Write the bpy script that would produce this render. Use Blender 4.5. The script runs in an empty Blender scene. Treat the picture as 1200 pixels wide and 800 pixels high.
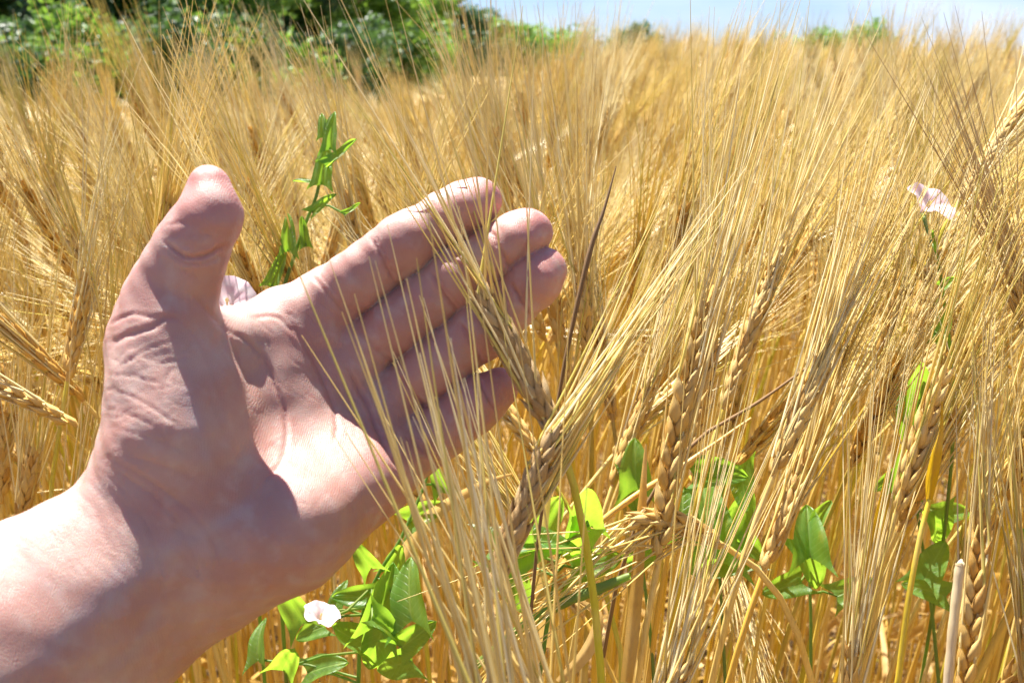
import bpy, math, random
import numpy as np
from mathutils import Vector, Matrix

# ------------------------------------------------------------------ camera
scene = bpy.context.scene
COL = scene.collection
PITCH, ROLL = math.radians(16.2), math.radians(1.0)
CAM_H = 1.0
FPX = 1133.0                                   # focal length in photo pixels (1200 wide)
fwd = np.array([0, math.cos(PITCH), -math.sin(PITCH)])
up0 = np.array([0, math.sin(PITCH), math.cos(PITCH)])
rt0 = np.array([1.0, 0, 0])
rt = rt0 * math.cos(ROLL) + up0 * math.sin(ROLL)
up = -rt0 * math.sin(ROLL) + up0 * math.cos(ROLL)
CAM = np.array([0, 0, CAM_H])
cam_data = bpy.data.cameras.new('camera')
cam = bpy.data.objects.new('camera', cam_data)
COL.objects.link(cam)
cam.matrix_world = Matrix(((rt[0], up[0], -fwd[0], CAM[0]), (rt[1], up[1], -fwd[1], CAM[1]),
                           (rt[2], up[2], -fwd[2], CAM[2]), (0, 0, 0, 1)))
cam_data.lens = 34.0
cam_data.sensor_width = 36.0
cam_data.clip_start = 0.02
cam_data.clip_end = 3000
cam_data.dof.use_dof = True
cam_data.dof.focus_distance = 0.40
cam_data.dof.aperture_fstop = 19.0
scene.camera = cam

def P(px, py, d):
    """world point seen at photo pixel (px,py) at depth d metres along the view axis"""
    return CAM + rt * ((px - 600) / FPX * d) + up * ((400 - py) / FPX * d) + fwd * d

def toC(w):
    """world points -> camera axes (x right, y up, z depth)"""
    w = np.asarray(w) - CAM
    return np.stack([w @ rt, w @ up, w @ fwd], -1)

def toPix(w):
    c = toC(w)
    return np.stack([600 + c[..., 0] / c[..., 2] * FPX, 400 - c[..., 1] / c[..., 2] * FPX, c[..., 2]], -1)

# ------------------------------------------------------------------ light
SUN_CAM = np.array([-0.21, 0.95, 0.135])        # direction towards the sun, camera axes
sd = rt * SUN_CAM[0] + up * SUN_CAM[1] + fwd * SUN_CAM[2]
sd = sd / np.linalg.norm(sd)
sun_el = math.asin(sd[2]); sun_az = math.atan2(sd[0], sd[1])
world = bpy.data.worlds.new('World'); scene.world = world
world.use_nodes = True
wn = world.node_tree; wn.nodes.clear()
sky = wn.nodes.new('ShaderNodeTexSky'); sky.sky_type = 'NISHITA'; sky.sun_disc = False
sky.sun_elevation = sun_el; sky.sun_rotation = sun_az
sky.air_density = 1.0; sky.dust_density = 0.3; sky.ozone_density = 3.0
bg = wn.nodes.new('ShaderNodeBackground'); bg.inputs['Strength'].default_value = 0.05
wo = wn.nodes.new('ShaderNodeOutputWorld')
# thin high cloud, laid over the clear sky by direction
tcw = wn.nodes.new('ShaderNodeTexCoord'); mpw = wn.nodes.new('ShaderNodeMapping'); mpw.inputs['Scale'].default_value = (1.2, 1.2, 5)
nzw = wn.nodes.new('ShaderNodeTexNoise'); nzw.inputs['Scale'].default_value = 2.6; nzw.inputs['Detail'].default_value = 6
rpw = wn.nodes.new('ShaderNodeValToRGB'); rpw.color_ramp.elements[0].position = .45; rpw.color_ramp.elements[1].position = .72
rpw.color_ramp.elements[1].color = (.7, .7, .7, 1)
mxw = wn.nodes.new('ShaderNodeMix'); mxw.data_type = 'RGBA'; mxw.inputs[7].default_value = (6.6, 7.2, 8.8, 1)
tnt = wn.nodes.new('ShaderNodeMix'); tnt.data_type = 'RGBA'; tnt.blend_type = 'MULTIPLY'; tnt.inputs[0].default_value = 1; tnt.inputs[7].default_value = (.62, .71, 1.0, 1)
wn.links.new(tcw.outputs['Generated'], mpw.inputs[0]); wn.links.new(mpw.outputs[0], nzw.inputs['Vector']); wn.links.new(nzw.outputs[0], rpw.inputs[0])
wn.links.new(sky.outputs[0], tnt.inputs[6]); wn.links.new(tnt.outputs[2], mxw.inputs[6]); wn.links.new(rpw.outputs[0], mxw.inputs[0])
wn.links.new(mxw.outputs[2], bg.inputs[0]); wn.links.new(bg.outputs[0], wo.inputs[0])
sun_data = bpy.data.lights.new('sun', 'SUN')
sun_data.energy = 5.0; sun_data.angle = math.radians(0.5); sun_data.color = (1.0, 0.95, 0.87)
sun = bpy.data.objects.new('sun', sun_data); COL.objects.link(sun)
sun.rotation_euler = Vector(sd).to_track_quat('Z', 'Y').to_euler()
sun.location = (0, 0, 5)
vs = scene.view_settings
vs.view_transform = 'Standard'; vs.look = 'None'; vs.gamma = 1.0; vs.use_curve_mapping = False
vs.exposure = 1.74
scene.cycles.use_denoising = True
scene.cycles.max_bounces = 8
scene.cycles.transparent_max_bounces = 8

rnd = random.Random(7)
rng = np.random.default_rng(11)

# ------------------------------------------------------------------ helpers
def mesh_from(name, V, F, mats=(), smooth=True, matidx=None, colattr=None):
    """V (n,3); F an (m,k) array or a list of arrays with different k"""
    me = bpy.data.meshes.new(name)
    if not isinstance(F, (list, tuple)):
        F = [F]
    F = [np.asarray(f, dtype=np.int32) for f in F if len(f)]
    V = np.asarray(V, dtype=np.float32)
    me.vertices.add(len(V)); me.vertices.foreach_set('co', V.ravel())
    nl = sum(f.size for f in F); npoly = sum(len(f) for f in F)
    me.loops.add(nl); me.polygons.add(npoly)
    me.loops.foreach_set('vertex_index', np.concatenate([f.ravel() for f in F]))
    starts, tot = [], 0
    for f in F:
        starts.append(tot + np.arange(len(f)) * f.shape[1]); tot += f.size
    me.polygons.foreach_set('loop_start', np.concatenate(starts).astype(np.int32))
    for m in mats: me.materials.append(m)
    if matidx is not None: me.polygons.foreach_set('material_index', np.asarray(matidx, dtype=np.int32))
    me.polygons.foreach_set('use_smooth', np.full(npoly, smooth))
    me.update(calc_edges=True)
    if colattr is not None:
        a = me.attributes.new('tone', 'FLOAT', 'POINT')
        a.data.foreach_set('value', np.asarray(colattr, dtype=np.float32))
    return me

def link(name, me, parent=None):
    o = bpy.data.objects.new(name, me)
    COL.objects.link(o)
    if parent is not None: o.parent = parent
    return o

def tag(o, label=None, cat=None, group=None, kind=None):
    if label: o['label'] = label
    if cat: o['category'] = cat
    if group: o['group'] = group
    if kind: o['kind'] = kind
    return o

class Mat:
    def __init__(s, name):
        s.m = bpy.data.materials.new(name); s.m.use_nodes = True
        s.n = s.m.node_tree.nodes; s.l = s.m.node_tree.links
        s.b = s.n['Principled BSDF']; s.out = s.n['Material Output']
    def node(s, t, **kw):
        n = s.n.new(t)
        for k, v in kw.items():
            if k.startswith('i_'):
                key = k[2:]; key = int(key) if key.isdigit() else key.replace('_', ' ')
                n.inputs[key].default_value = v
            else: setattr(n, k, v)
        return n
    def ramp(s, fac, stops):
        r = s.n.new('ShaderNodeValToRGB'); e = r.color_ramp.elements
        while len(e) < len(stops): e.new(0.5)
        for q, (p, c) in zip(e, stops): q.position = p; q.color = (*c, 1)
        s.l.new(fac, r.inputs[0]); return r
    def noise(s, scale, detail=3, vec=None, dist=0.0):
        n = s.n.new('ShaderNodeTexNoise'); n.inputs['Scale'].default_value = scale
        n.inputs['Detail'].default_value = detail; n.inputs['Distortion'].default_value = dist
        if vec is not None: s.l.new(vec, n.inputs['Vector'])
        return n
    def mix(s, a, b, fac, mode='MIX'):
        m = s.n.new('ShaderNodeMix'); m.data_type = 'RGBA'; m.blend_type = mode
        for sock, v in ((m.inputs[6], a), (m.inputs[7], b), (m.inputs[0], fac)):
            if hasattr(v, 'links'): s.l.new(v, sock)
            elif isinstance(v, tuple): sock.default_value = (*v, 1)
            else: sock.default_value = v
        return m.outputs[2]
    def math(s, op, a, b=0.0, c=None):
        m = s.n.new('ShaderNodeMath'); m.operation = op
        for sock, v in zip(m.inputs, (a, b) if c is None else (a, b, c)):
            if hasattr(v, 'links'): s.l.new(v, sock)
            else: sock.default_value = v
        return m.outputs[0]
    def bump(s, h, strength, dist):
        b = s.n.new('ShaderNodeBump'); b.inputs['Strength'].default_value = strength
        b.inputs['Distance'].default_value = dist; s.l.new(h, b.inputs['Height'])
        return b.outputs[0]
# ------------------------------------------------------------------ the hand (one implicit surface, polygonised)
def H(px, py, d):                               # photo pixel + depth in mm -> camera-axes mm
    return np.array([(px - 600) / FPX * d, (400 - py) / FPX * d, d], dtype=np.float32)

def roundcone(p, a, b, r1, r2):
    ba = b - a; l2 = float(ba @ ba); rr = r1 - r2; a2 = l2 - rr * rr; il2 = 1.0 / l2
    pa = p - a; y = pa @ ba; z = y - l2
    q = pa * l2 - ba * y[:, None]; x2 = np.einsum('ij,ij->i', q, q)
    y2 = y * y * l2; z2 = z * z * l2; k = np.sign(rr) * rr * rr * x2
    d = (np.sqrt(x2 * a2 * il2) + y * rr) * il2 - r1
    c1 = np.sign(z) * a2 * z2 > k
    c2 = np.sign(y) * a2 * y2 < k
    return np.where(c1, np.sqrt(x2 + z2) * il2 - r2, np.where(c2, np.sqrt(x2 + y2) * il2 - r1, d))

def sphere(p, c, r): return np.sqrt(((p - c) ** 2).sum(1)) - r
def smin(a, b, k):
    h = np.maximum(k - np.abs(a - b), 0) / k
    return np.minimum(a, b) - h * h * k * 0.25

def chain(p, pts, k=3.0):
    d = None
    for (a, ra), (b, rb) in zip(pts[:-1], pts[1:]):
        e = roundcone(p, a, b, ra, rb)
        d = e if d is None else smin(d, e, k)
    return d

FINGERS = {
 'index':  [(392,346,348,11.2),(440,311,345,10.3),(482,281,344,10.0),(520,257,346,9.3),(545,243,349,8.6),(561,234,351,8.1)],
 'middle': [(436,402,350,10.6),(500,353,346,10.2),(535,328,344,10.0),(575,301,345,9.4),(605,281,347,8.9),(619,272,348,8.5)],
 'ring':   [(480,452,351,10.6),(530,413,347,10.3),(562,390,345,10.1),(598,357,344,9.4),(626,330,345,8.7),(638,317,346,8.2)],
 'pinky':  [(500,515,351,10.6),(530,493,348,9.5),(550,480,347,9.1),(568,466,346,8.4),(582,456,346,7.7)],
}
FING = {n: [(H(x, y, d), r) for x, y, d, r in L] for n, L in FINGERS.items()}
# pads on the palm side of the finger segments (px, py, depth, r)
PADS = {'index': [(418,333,344,8),(468,290,342,7.8),(551,241,346,7.0)],
        'middle': [(465,380,346,8),(540,322,342,7.8),(605,280,343,7.4)],
        'ring': [(505,432,347,8),(570,380,342,7.6),(625,327,342,7.2)],
        'pinky': [(520,502,347,8),(556,473,344,7.2)]}
THUMB = [(H(190,405,312),15.6),(H(202,345,306),12.6),(H(215,312,303),11.2),(H(229,284,302),10.2),
         (H(246,252,302),8.5),(H(244,219,303),6.7)]

def hand_sdf(p):
    fd = None
    for n, L in FING.items():
        e = chain(p, L, 2.5)
        for (x, y, d, r) in PADS[n]: e = smin(e, sphere(p, H(x, y, d), r), 7.0)
        fd = e if fd is None else smin(fd, e, 0.35)
    # palm
    W = [(H(205,545,313),15), (H(235,585,308),15), (H(262,615,303),15), (H(285,640,300),14)]
    M = [(H(368,372,352),12.0), (H(402,424,354),11.5), (H(438,478,354),11.5), (H(468,530,354),12.8)]
    pd = None
    for (a, ra), (b, rb) in zip(W, M):
        e = roundcone(p, a, b, ra, rb); pd = e if pd is None else smin(pd, e, 9)
    pd = smin(pd, roundcone(p, H(340,400,345), H(250,520,322), 13, 14), 8)
    # distal palm pads
    for (x, y, d, r) in [(383,383,348,10.0),(412,433,349,9.5),(450,487,349,9.5),(462,535,347,10)]:
        pd = smin(pd, sphere(p, H(x, y, d), r), 7)
    # hypothenar
    pd = smin(pd, roundcone(p, H(432,556,335), H(340,622,310), 15.5, 18.0), 9)
    pd = smin(pd, roundcone(p, H(340,620,310), H(262,655,306), 18.0, 18.0), 9)
    # thenar
    th = roundcone(p, H(198,515,297), H(192,405,303), 20.0, 16.0)
    th = smin(th, roundcone(p, H(235,560,306), H(225,460,310), 18, 16), 10)
    pd = smin(pd, th, 9)
    td = chain(p, THUMB, 5.0)
    td = smin(td, sphere(p, H(249,258,299), 7.2), 6)
    pd = smin(pd, td, 9)
    pd = smin(pd, roundcone(p, H(372,352,348), H(325,375,345), 9.5, 9.0), 8)
    # web between thumb and index
    pd = smin(pd, roundcone(p, H(238,420,320), H(318,385,345), 9.5, 9.5), 10)
    pd = smin(pd, roundcone(p, H(225,415,318), H(270,400,330), 10, 10), 10)
    d = smin(pd, fd, 5.0)
    # wrist and forearm
    fa = roundcone(p, H(190,600,301), H(20,708,279), 20.5, 22)
    fb = roundcone(p, H(244,655,309), H(95,785,288), 19.5, 22)
    fa2 = roundcone(p, H(20,708,279), H(-260,890,235), 22, 26)
    fb2 = roundcone(p, H(95,785,288), H(-170,1010,245), 22, 28)
    fc = roundcone(p, H(215,628,303), H(-215,945,240), 19, 27)
    w = smin(smin(smin(fa, fa2, 8), smin(fb, fb2, 8), 14), fc, 10)
    # flexor tendon
    w = smin(w, roundcone(p, H(215,625,289), H(60,745,264), 4.0, 4.5), 10)
    d = smin(d, w, 15)
    # low-frequency flesh unevenness
    x, y, z = p[:, 0], p[:, 1], p[:, 2]
    d = d + 0.35 * np.sin(x * .21 + 1.3) * np.sin(y * .19 + z * .11) + 0.2 * np.sin(x * .43 + y * .37) * np.sin(y * .4 - z * .5)
    return d

def polygonise(f, lo, hi, h, H0=4.0):
    lo = np.array(lo, float)
    m = int(round(H0 / h))
    n = np.ceil((np.array(hi) - lo) / H0).astype(int)
    gx = [lo[i] + (np.arange(n[i]) + 0.5) * H0 for i in range(3)]
    G = np.stack(np.meshgrid(*gx, indexing='ij'), -1).reshape(-1, 3).astype(np.float32)
    dc = np.concatenate([f(c) for c in np.array_split(G, 8)]).reshape(n)
    # fine grid: m samples per block
    N = n * m
    D = np.repeat(np.repeat(np.repeat(dc.astype(np.float32), m, 0), m, 1), m, 2)
    bl = np.argwhere(np.abs(dc) < H0 * 1.5)
    off = np.stack(np.meshgrid(*[np.arange(m)] * 3, indexing='ij'), -1).reshape(-1, 3)
    for part in np.array_split(bl, max(1, len(bl) // 1500)):
        ijk = (part[:, None, :] * m + off[None]).reshape(-1, 3)
        p = (lo + (ijk + 0.5) * h).astype(np.float32)
        D[ijk[:, 0], ijk[:, 1], ijk[:, 2]] = f(p)
    # surface nets
    S = D < 0
    c = sum(S[i:N[0]-1+i, j:N[1]-1+j, k:N[2]-1+k].astype(np.int8) for i in (0,1) for j in (0,1) for k in (0,1))
    act = np.argwhere((c > 0) & (c < 8))
    idx = -np.ones(np.array(N) - 1, dtype=np.int32)
    idx[act[:, 0], act[:, 1], act[:, 2]] = np.arange(len(act))
    V = lo + (act + 1.0) * h
    quads = []
    for ax in range(3):
        u, v = (ax + 1) % 3, (ax + 2) % 3
        s0 = [slice(None)] * 3; s1 = [slice(None)] * 3
        s0[ax] = slice(0, -1); s1[ax] = slice(1, None)
        A = S[tuple(s0)]; B = S[tuple(s1)]
        e = np.argwhere(A != B)
        e = e[(e[:, u] > 0) & (e[:, v] > 0) & (e[:, u] < N[u]-1) & (e[:, v] < N[v]-1)]
        sgn = A[e[:, 0], e[:, 1], e[:, 2]]
        du = np.zeros(3, int); du[u] = 1; dv = np.zeros(3, int); dv[v] = 1
        q = np.stack([idx[tuple((e - du - dv).T)], idx[tuple((e - dv).T)], idx[tuple(e.T)], idx[tuple((e - du).T)]], 1)
        q[~sgn] = q[~sgn][:, ::-1]
        quads.append(q)
    return V.astype(np.float32), np.concatenate(quads)

def grad(f, p, e=0.4):
    g = np.stack([f(p + np.array(o, np.float32)) - f(p - np.array(o, np.float32)) for o in ((e,0,0),(0,e,0),(0,0,e))], 1)
    return g / (np.linalg.norm(g, axis=1, keepdims=True) + 1e-9)

HV, HF = polygonise(hand_sdf, (-225, -175, 165), (35, 85, 385), 0.8)
for _ in range(3):
    g = grad(hand_sdf, HV)
    HV = HV - g * np.clip(hand_sdf(HV), -.6, .6)[:, None] * 0.9
g = grad(hand_sdf, HV)

# creases: photo-pixel polylines, (depth mm, half width mm)
CREASE = [
 # life line, head line, heart line
 ([(262,385),(288,398),(312,425),(330,470),(336,505),(330,540),(300,575)], 1.0, 1.2),
 ([(335,365),(352,395),(372,430),(388,470),(395,500),(390,520)], 1.0, 1.1),
 ([(296,372),(325,372),(352,398)], .7, 1.1),
 ([(372,352),(395,372),(398,372)], .5, 1.0),
 ([(478,560),(455,530),(440,500),(425,465),(402,425)], .9, 1.2),
 # lines across the hypothenar
 ([(352,510),(338,545),(318,580),(306,612)], .35, .55), ([(365,525),(360,550),(350,580),(342,600)], .4, .5),
 ([(312,512),(312,545),(305,570)], .3, .5), ([(275,560),(300,545),(320,520),(345,505)], .35, .5),
 ([(275,553),(312,549),(350,552)], .25, .5), ([(420,520),(400,560),(385,590)], .25, .5), ([(392,515),(402,560)], .25, .5),
 # finger base creases
 ([(366,322),(385,345),(408,372)], .9, 1.1), ([(420,388),(440,410),(462,425)], .9, 1.1), ([(466,440),(485,463),(502,480)], .9, 1.1), ([(480,510),(498,530),(515,550)], .8, 1.1),
 ([(372,318),(392,342),(413,366)], .5, .8),
 # finger joints
 ([(436,280),(446,300),(462,330)], 1.0, 1.0), ([(440,277),(451,298),(467,326)], .6, .7), ([(505,232),(512,255),(527,285)], .9, .9),
 ([(505,318),(520,345),(538,365)], 1.0, 1.0), ([(509,314),(525,341),(542,361)], .5, .7), ([(575,268),(585,290),(600,318)], .9, .9),
 ([(538,378),(552,400),(566,428)], 1.0, 1.0), ([(598,332),(610,350),(622,372)], .9, .9),
 ([(530,468),(540,485),(552,505)], .9, .9), ([(560,445),(568,460),(580,482)], .8, .8),
 # thumb joint and thumb base
 ([(192,282),(215,300),(240,300),(268,286)], .9, 1.1), ([(190,290),(214,307),(240,308),(262,298)], .5, .8),
 ([(130,402),(150,392),(175,385),(195,372),(212,376)], 1.2, 1.4), ([(128,380),(152,368),(180,372),(200,366)], .6, 1.0),
 ([(140,430),(170,410),(200,400)], .4, .8),
 ([(225,345),(240,362),(262,385),(280,420),(300,470)], .7, 1.3), ([(212,372),(230,395),(248,430),(262,470)], .4, 1.3),
 # thenar wrinkles
 ([(122,455),(150,462),(182,480),(212,500)], .5, .8), ([(122,478),(150,485),(180,500),(200,520)], .45, .8),
 ([(125,438),(160,442),(190,452)], .4, .7), ([(130,500),(165,510),(195,520),(230,535)], .4, .8),
 ([(200,430),(190,470),(200,500)], .3, .9), ([(165,415),(190,425),(225,415)], .35, .7),
 ([(238,440),(262,500),(282,540)], .4, 1.4),
 # wrist creases
 ([(122,535),(150,548),(185,570),(222,598),(248,632),(256,668)], .6, 1.2), ([(118,540),(150,560),(180,582),(208,612),(226,650),(236,690)], .4, 1.0),
 ([(112,548),(140,570),(165,600),(185,650),(195,700)], .35, .9), ([(100,560),(122,585),(140,620)], .3, .9),
 ([(88,572),(112,600),(128,636)], .25, .9), ([(150,535),(190,545),(230,560)], .4, .9),
]
pixv = np.stack([600 + HV[:, 0] / HV[:, 2] * FPX, 400 - HV[:, 1] / HV[:, 2] * FPX], 1)
mmpx = HV[:, 2] / FPX
front = np.clip(-(g * (HV / np.linalg.norm(HV, axis=1, keepdims=True))).sum(1) * 3 + .15, 0, 1)
crease = np.zeros(len(HV), np.float32); disp = np.zeros(len(HV), np.float32)
cr = np.random.default_rng(3)
def catmull(pts, m=7):
    p = np.array([pts[0]] + list(pts) + [pts[-1]], float); out = []
    for i in range(1, len(p) - 2):
        for t in np.arange(m) / m:
            out.append(.5 * ((2*p[i]) + (p[i+1]-p[i-1])*t + (2*p[i-1]-5*p[i]+4*p[i+1]-p[i+2])*t*t + (-p[i-1]+3*p[i]-3*p[i+1]+p[i+2])*t**3))
    out.append(p[-2]); return np.array(out)
def seg_dist(pix, pts):
    best = np.full(len(pix), 1e9); tt = np.zeros(len(pix)); n = len(pts) - 1
    for i in range(n):
        a, b = pts[i], pts[i+1]; ba = b - a
        t = np.clip(((pix - a) @ ba) / (ba @ ba + 1e-9), 0, 1)
        dd = np.linalg.norm(pix - a - t[:, None] * ba, axis=1)
        m = dd < best; best[m] = dd[m]; tt[m] = (i + t[m]) / n
    return best, tt
def carve(pts, dep, wid, wob=1.2):
    global disp, crease
    q = catmull(pts)
    q = q + cr.normal(0, wob * .35, q.shape)
    lo, hi = q.min(0) - 22, q.max(0) + 22
    s = np.where((pixv > lo).all(1) & (pixv < hi).all(1) & (front > 0))[0]
    if len(s) == 0: return
    dist, t = seg_dist(pixv[s], q)
    dist = dist * mmpx[s]
    taper = np.clip(np.minimum(t, 1 - t) * 5 + .15, 0, 1)
    prof = np.exp(-(dist / wid) ** 2) - 0.16 * np.exp(-((dist - wid * 2.1) / (wid * 1.2)) ** 2)
    w = taper * front[s]
    disp[s] -= dep * prof * w
    crease[s] = np.maximum(crease[s], np.clip(dep * 1.1, 0, 1) * np.exp(-(dist / (wid * 1.3)) ** 2) * w)
for pts, dep, wid in CREASE: carve(pts, dep * (.95 if pts[0][0] > 420 or pts[0][1] < 300 else .5 if wid > .6 else .3), wid * .62)
# many fine wrinkles: thenar (running up-right), wrist (across), finger sides
def wr(n, box, ang, L, dep):
    for _ in range(n):
        x, y = cr.uniform(box[0], box[2]), cr.uniform(box[1], box[3])
        a = ang + cr.normal(0, .22); l = L * cr.uniform(.5, 1.3)
        d = np.array([math.cos(a), -math.sin(a)]); nrm = np.array([d[1], -d[0]])
        carve([np.array([x, y]) + d * l * s + nrm * cr.normal(0, 1.5) for s in (-.5, -.17, .17, .5)], dep * cr.uniform(.5, 1.2), .45, .8)
wr(70, (125,370,235,530), 0.45, 30, .085)
wr(50, (125,400,225,520), -0.75, 24, .065)
wr(60, (20,545,150,680), -0.95, 40, .07)
wr(26, (140,560,290,690), -0.85, 50, .13)
wr(30, (30,640,200,790), -0.95, 50, .06)
wr(40, (300,340,500,520), -0.8, 22, .08)
wr(30, (300,500,450,650), -0.6, 22, .06)
wr(60, (380,220,640,500), -1.0, 16, .07)
wr(14, (275,365,400,440), -0.75, 26, .2)
wr(12, (195,260,265,330), 0.1, 24, .2)
wr(14, (290,520,420,620), 0.9, 34, .06)
wr(10, (390,430,470,560), -1.1, 30, .18)
HV = HV + g * disp[:, None]

# skin regions: 0..1 redness, veins
red = np.zeros(len(HV), np.float32)
for L in list(FING.values()) + [THUMB]:
    c, r = L[-1]; red = np.maximum(red, np.exp(-(np.linalg.norm(HV - c, axis=1) / 22) ** 2))
    for c, r in L[:-1]: red = np.maximum(red, .55 * np.exp(-(np.linalg.norm(HV - c, axis=1) / 15) ** 2))
for (x, y, d, s, a) in [(430,570,335,28,.6),(200,560,290,20,.35),(400,400,340,24,.5),(300,640,310,25,.5)]:
    red = np.maximum(red, a * np.exp(-(np.linalg.norm(HV - H(x, y, d), axis=1) / s) ** 2))
vein = np.zeros(len(HV), np.float32)
for pts, wv in (([(20,790),(90,730),(150,680),(200,640),(235,600)], 3.0), ([(190,700),(175,735),(150,770),(110,800)], 2.4),
                ([(60,760),(110,700),(160,650)], 2.0), ([(250,560),(230,500),(215,450)], 2.2), ([(205,640),(262,610),(300,585)], 2.0)):
    dist, t = seg_dist(pixv, catmull(pts)); vein = np.maximum(vein, np.exp(-(dist * mmpx / wv) ** 2) * (front > 0.1) * np.clip(np.minimum(t, 1-t) * 6, 0, 1))

sk = Mat('skin')
geo = sk.node('ShaderNodeTexCoord').outputs['Object']
n1 = sk.noise(60, 5, geo); n2 = sk.noise(140, 3, geo); n3 = sk.noise(520, 2, geo)
aC = sk.node('ShaderNodeAttribute', attribute_name='crease').outputs['Fac']
aR = sk.node('ShaderNodeAttribute', attribute_name='red').outputs['Fac']
aV = sk.node('ShaderNodeAttribute', attribute_name='vein').outputs['Fac']
base = sk.mix((.45, .295, .245), (.40, .22, .18), sk.ramp(n1.outputs[0], [(.38, (0,)*3), (.64, (1,)*3)]).outputs[0])
base = sk.mix(base, (.42, .16, .14), sk.math('MULTIPLY', aR, .75))
base = sk.mix(base, (.47, .35, .31), sk.ramp(n2.outputs[0], [(.52, (0,)*3), (.72, (.55,)*3)]).outputs[0])
base = sk.mix(base, (.38, .13, .11), sk.math('MULTIPLY', aC, .55))
base = sk.mix(base, (.36, .33, .37), sk.math('MULTIPLY', aV, .3))
sk.l.new(base, sk.b.inputs['Base Color'])
sk.b.inputs['Subsurface Weight'].default_value = .55
sk.b.inputs['Subsurface Radius'].default_value = (1.0, .22, .12)
sk.b.inputs['Subsurface Scale'].default_value = .0065
rr = sk.ramp(n2.outputs[0], [(.3, (.44,)*3), (.7, (.62,)*3)])
sk.l.new(rr.outputs[0], sk.b.inputs['Roughness'])
sk.b.inputs['Specular IOR Level'].default_value = .5
vo = sk.node('ShaderNodeTexVoronoi', feature='DISTANCE_TO_EDGE', i_Scale=1250.0)
wv2 = sk.noise(160, 2, geo)
dv = sk.node('ShaderNodeVectorMath', operation='SCALE'); sk.l.new(wv2.outputs[1], dv.inputs[0]); dv.inputs['Scale'].default_value = .006
av = sk.node('ShaderNodeVectorMath', operation='ADD'); sk.l.new(geo, av.inputs[0]); sk.l.new(dv.outputs[0], av.inputs[1])
sk.l.new(av.outputs[0], vo.inputs['Vector'])
hh = sk.ramp(vo.outputs['Distance'], [(0, (0,)*3), (.22, (1,)*3)])
# fine papillary lines
wvt = sk.node('ShaderNodeTexWave', i_Scale=520.0, i_Distortion=9.0, i_Detail=2.0, i_Detail_Scale=.35)
sk.l.new(geo, wvt.inputs['Vector'])
b1 = sk.bump(hh.outputs[0], .3, .00013)
bN = sk.node('ShaderNodeBump', i_Strength=.4, i_Distance=.00010); sk.l.new(wvt.outputs[1], bN.inputs['Height']); sk.l.new(b1, bN.inputs['Normal'])
bM = sk.node('ShaderNodeBump', i_Strength=.4, i_Distance=.0005); sk.l.new(n2.outputs[0], bM.inputs['Height']); sk.l.new(bN.outputs[0], bM.inputs['Normal'])
sk.l.new(bM.outputs[0], sk.b.inputs['Normal'])

HW = CAM + (HV[:, :1] * rt + HV[:, 1:2] * up + HV[:, 2:] * fwd) / 1000.0
hand_me = mesh_from('skin_surface', HW, HF, [sk.m])
for nme, arr in (('crease', crease), ('red', red), ('vein', vein)):
    a = hand_me.attributes.new(nme, 'FLOAT', 'POINT'); a.data.foreach_set('value', arr.astype(np.float32))
person = link('person', hand_me)
tag(person, 'bare left forearm and open hand, palm to the viewer, cupped behind a ripe barley ear', 'person')

# fingernails on the far side of the fingertips
nm = Mat('fingernail'); nm.b.inputs['Base Color'].default_value = (.78, .55, .48, 1); nm.b.inputs['Roughness'].default_value = .25
nm.b.inputs['Subsurface Weight'].default_value = .3; nm.b.inputs['Subsurface Scale'].default_value = .002
def nail(c0, c1, r, side, wid, lenn):
    ax = (c1 - c0); ax = ax / np.linalg.norm(ax)
    n = side - ax * (side @ ax); n /= np.linalg.norm(n); s = np.cross(ax, n)
    V = []; NU, NV = 9, 9
    for layer in (0, 1):
        for i in range(NU):
            for j in range(NV):
                u = i / (NU - 1); v = j / (NV - 1) * 2 - 1
                end = 1 - .16 * v * v * (u > .5) * (u - .5) * 2
                a = v * wid
                rad = r * 1.0 + (.55 if layer == 0 else .1) - .9 * (1 - u) ** 3 - max(0, u - .72) * 1.5
                V.append(c1 + ax * (-lenn * .5 + lenn * u * end) + n * math.cos(a) * rad + s * math.sin(a) * rad)
    V = np.array(V); F = []
    for i in range(NU - 1):
        for j in range(NV - 1):
            a = i * NV + j; F.append((a, a + 1, a + NV + 1, a + NV)); a += NU * NV; F.append((a, a + NV, a + NV + 1, a + 1))
    for j in range(NV - 1):
        for i in (0, NU - 1):
            a = i * NV + j; F.append((a, a + 1, a + 1 + NU * NV, a + NU * NV))
    for i in range(NU - 1):
        for j in (0, NV - 1):
            a = i * NV + j; F.append((a, a + NV, a + NV + NU * NV, a + NU * NV))
    W = CAM + (V[:, :1] * rt + V[:, 1:2] * up + V[:, 2:] * fwd) / 1000.0
    return mesh_from('nail_plate', W, np.array(F), [nm.m])
back = np.array([.15, .25, 1.0])
for n, sz in (('index', (back + [.1, .3, 0], 6.5)), ('middle', (np.array([.75, .35, .75]), 7.5)), ('ring', (np.array([.6, .3, 1]), 6.8)), ('pinky', (back, 5.6))):
    L = FING[n]; link('fingernail', nail(L[-2][0], L[-1][0], L[-1][1], sz[0], .85, sz[1] * 2), person)
link('fingernail', nail(THUMB[-2][0], THUMB[-1][0], THUMB[-1][1], np.array([0, .1, 1.0]), .7, 12), person)
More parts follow.
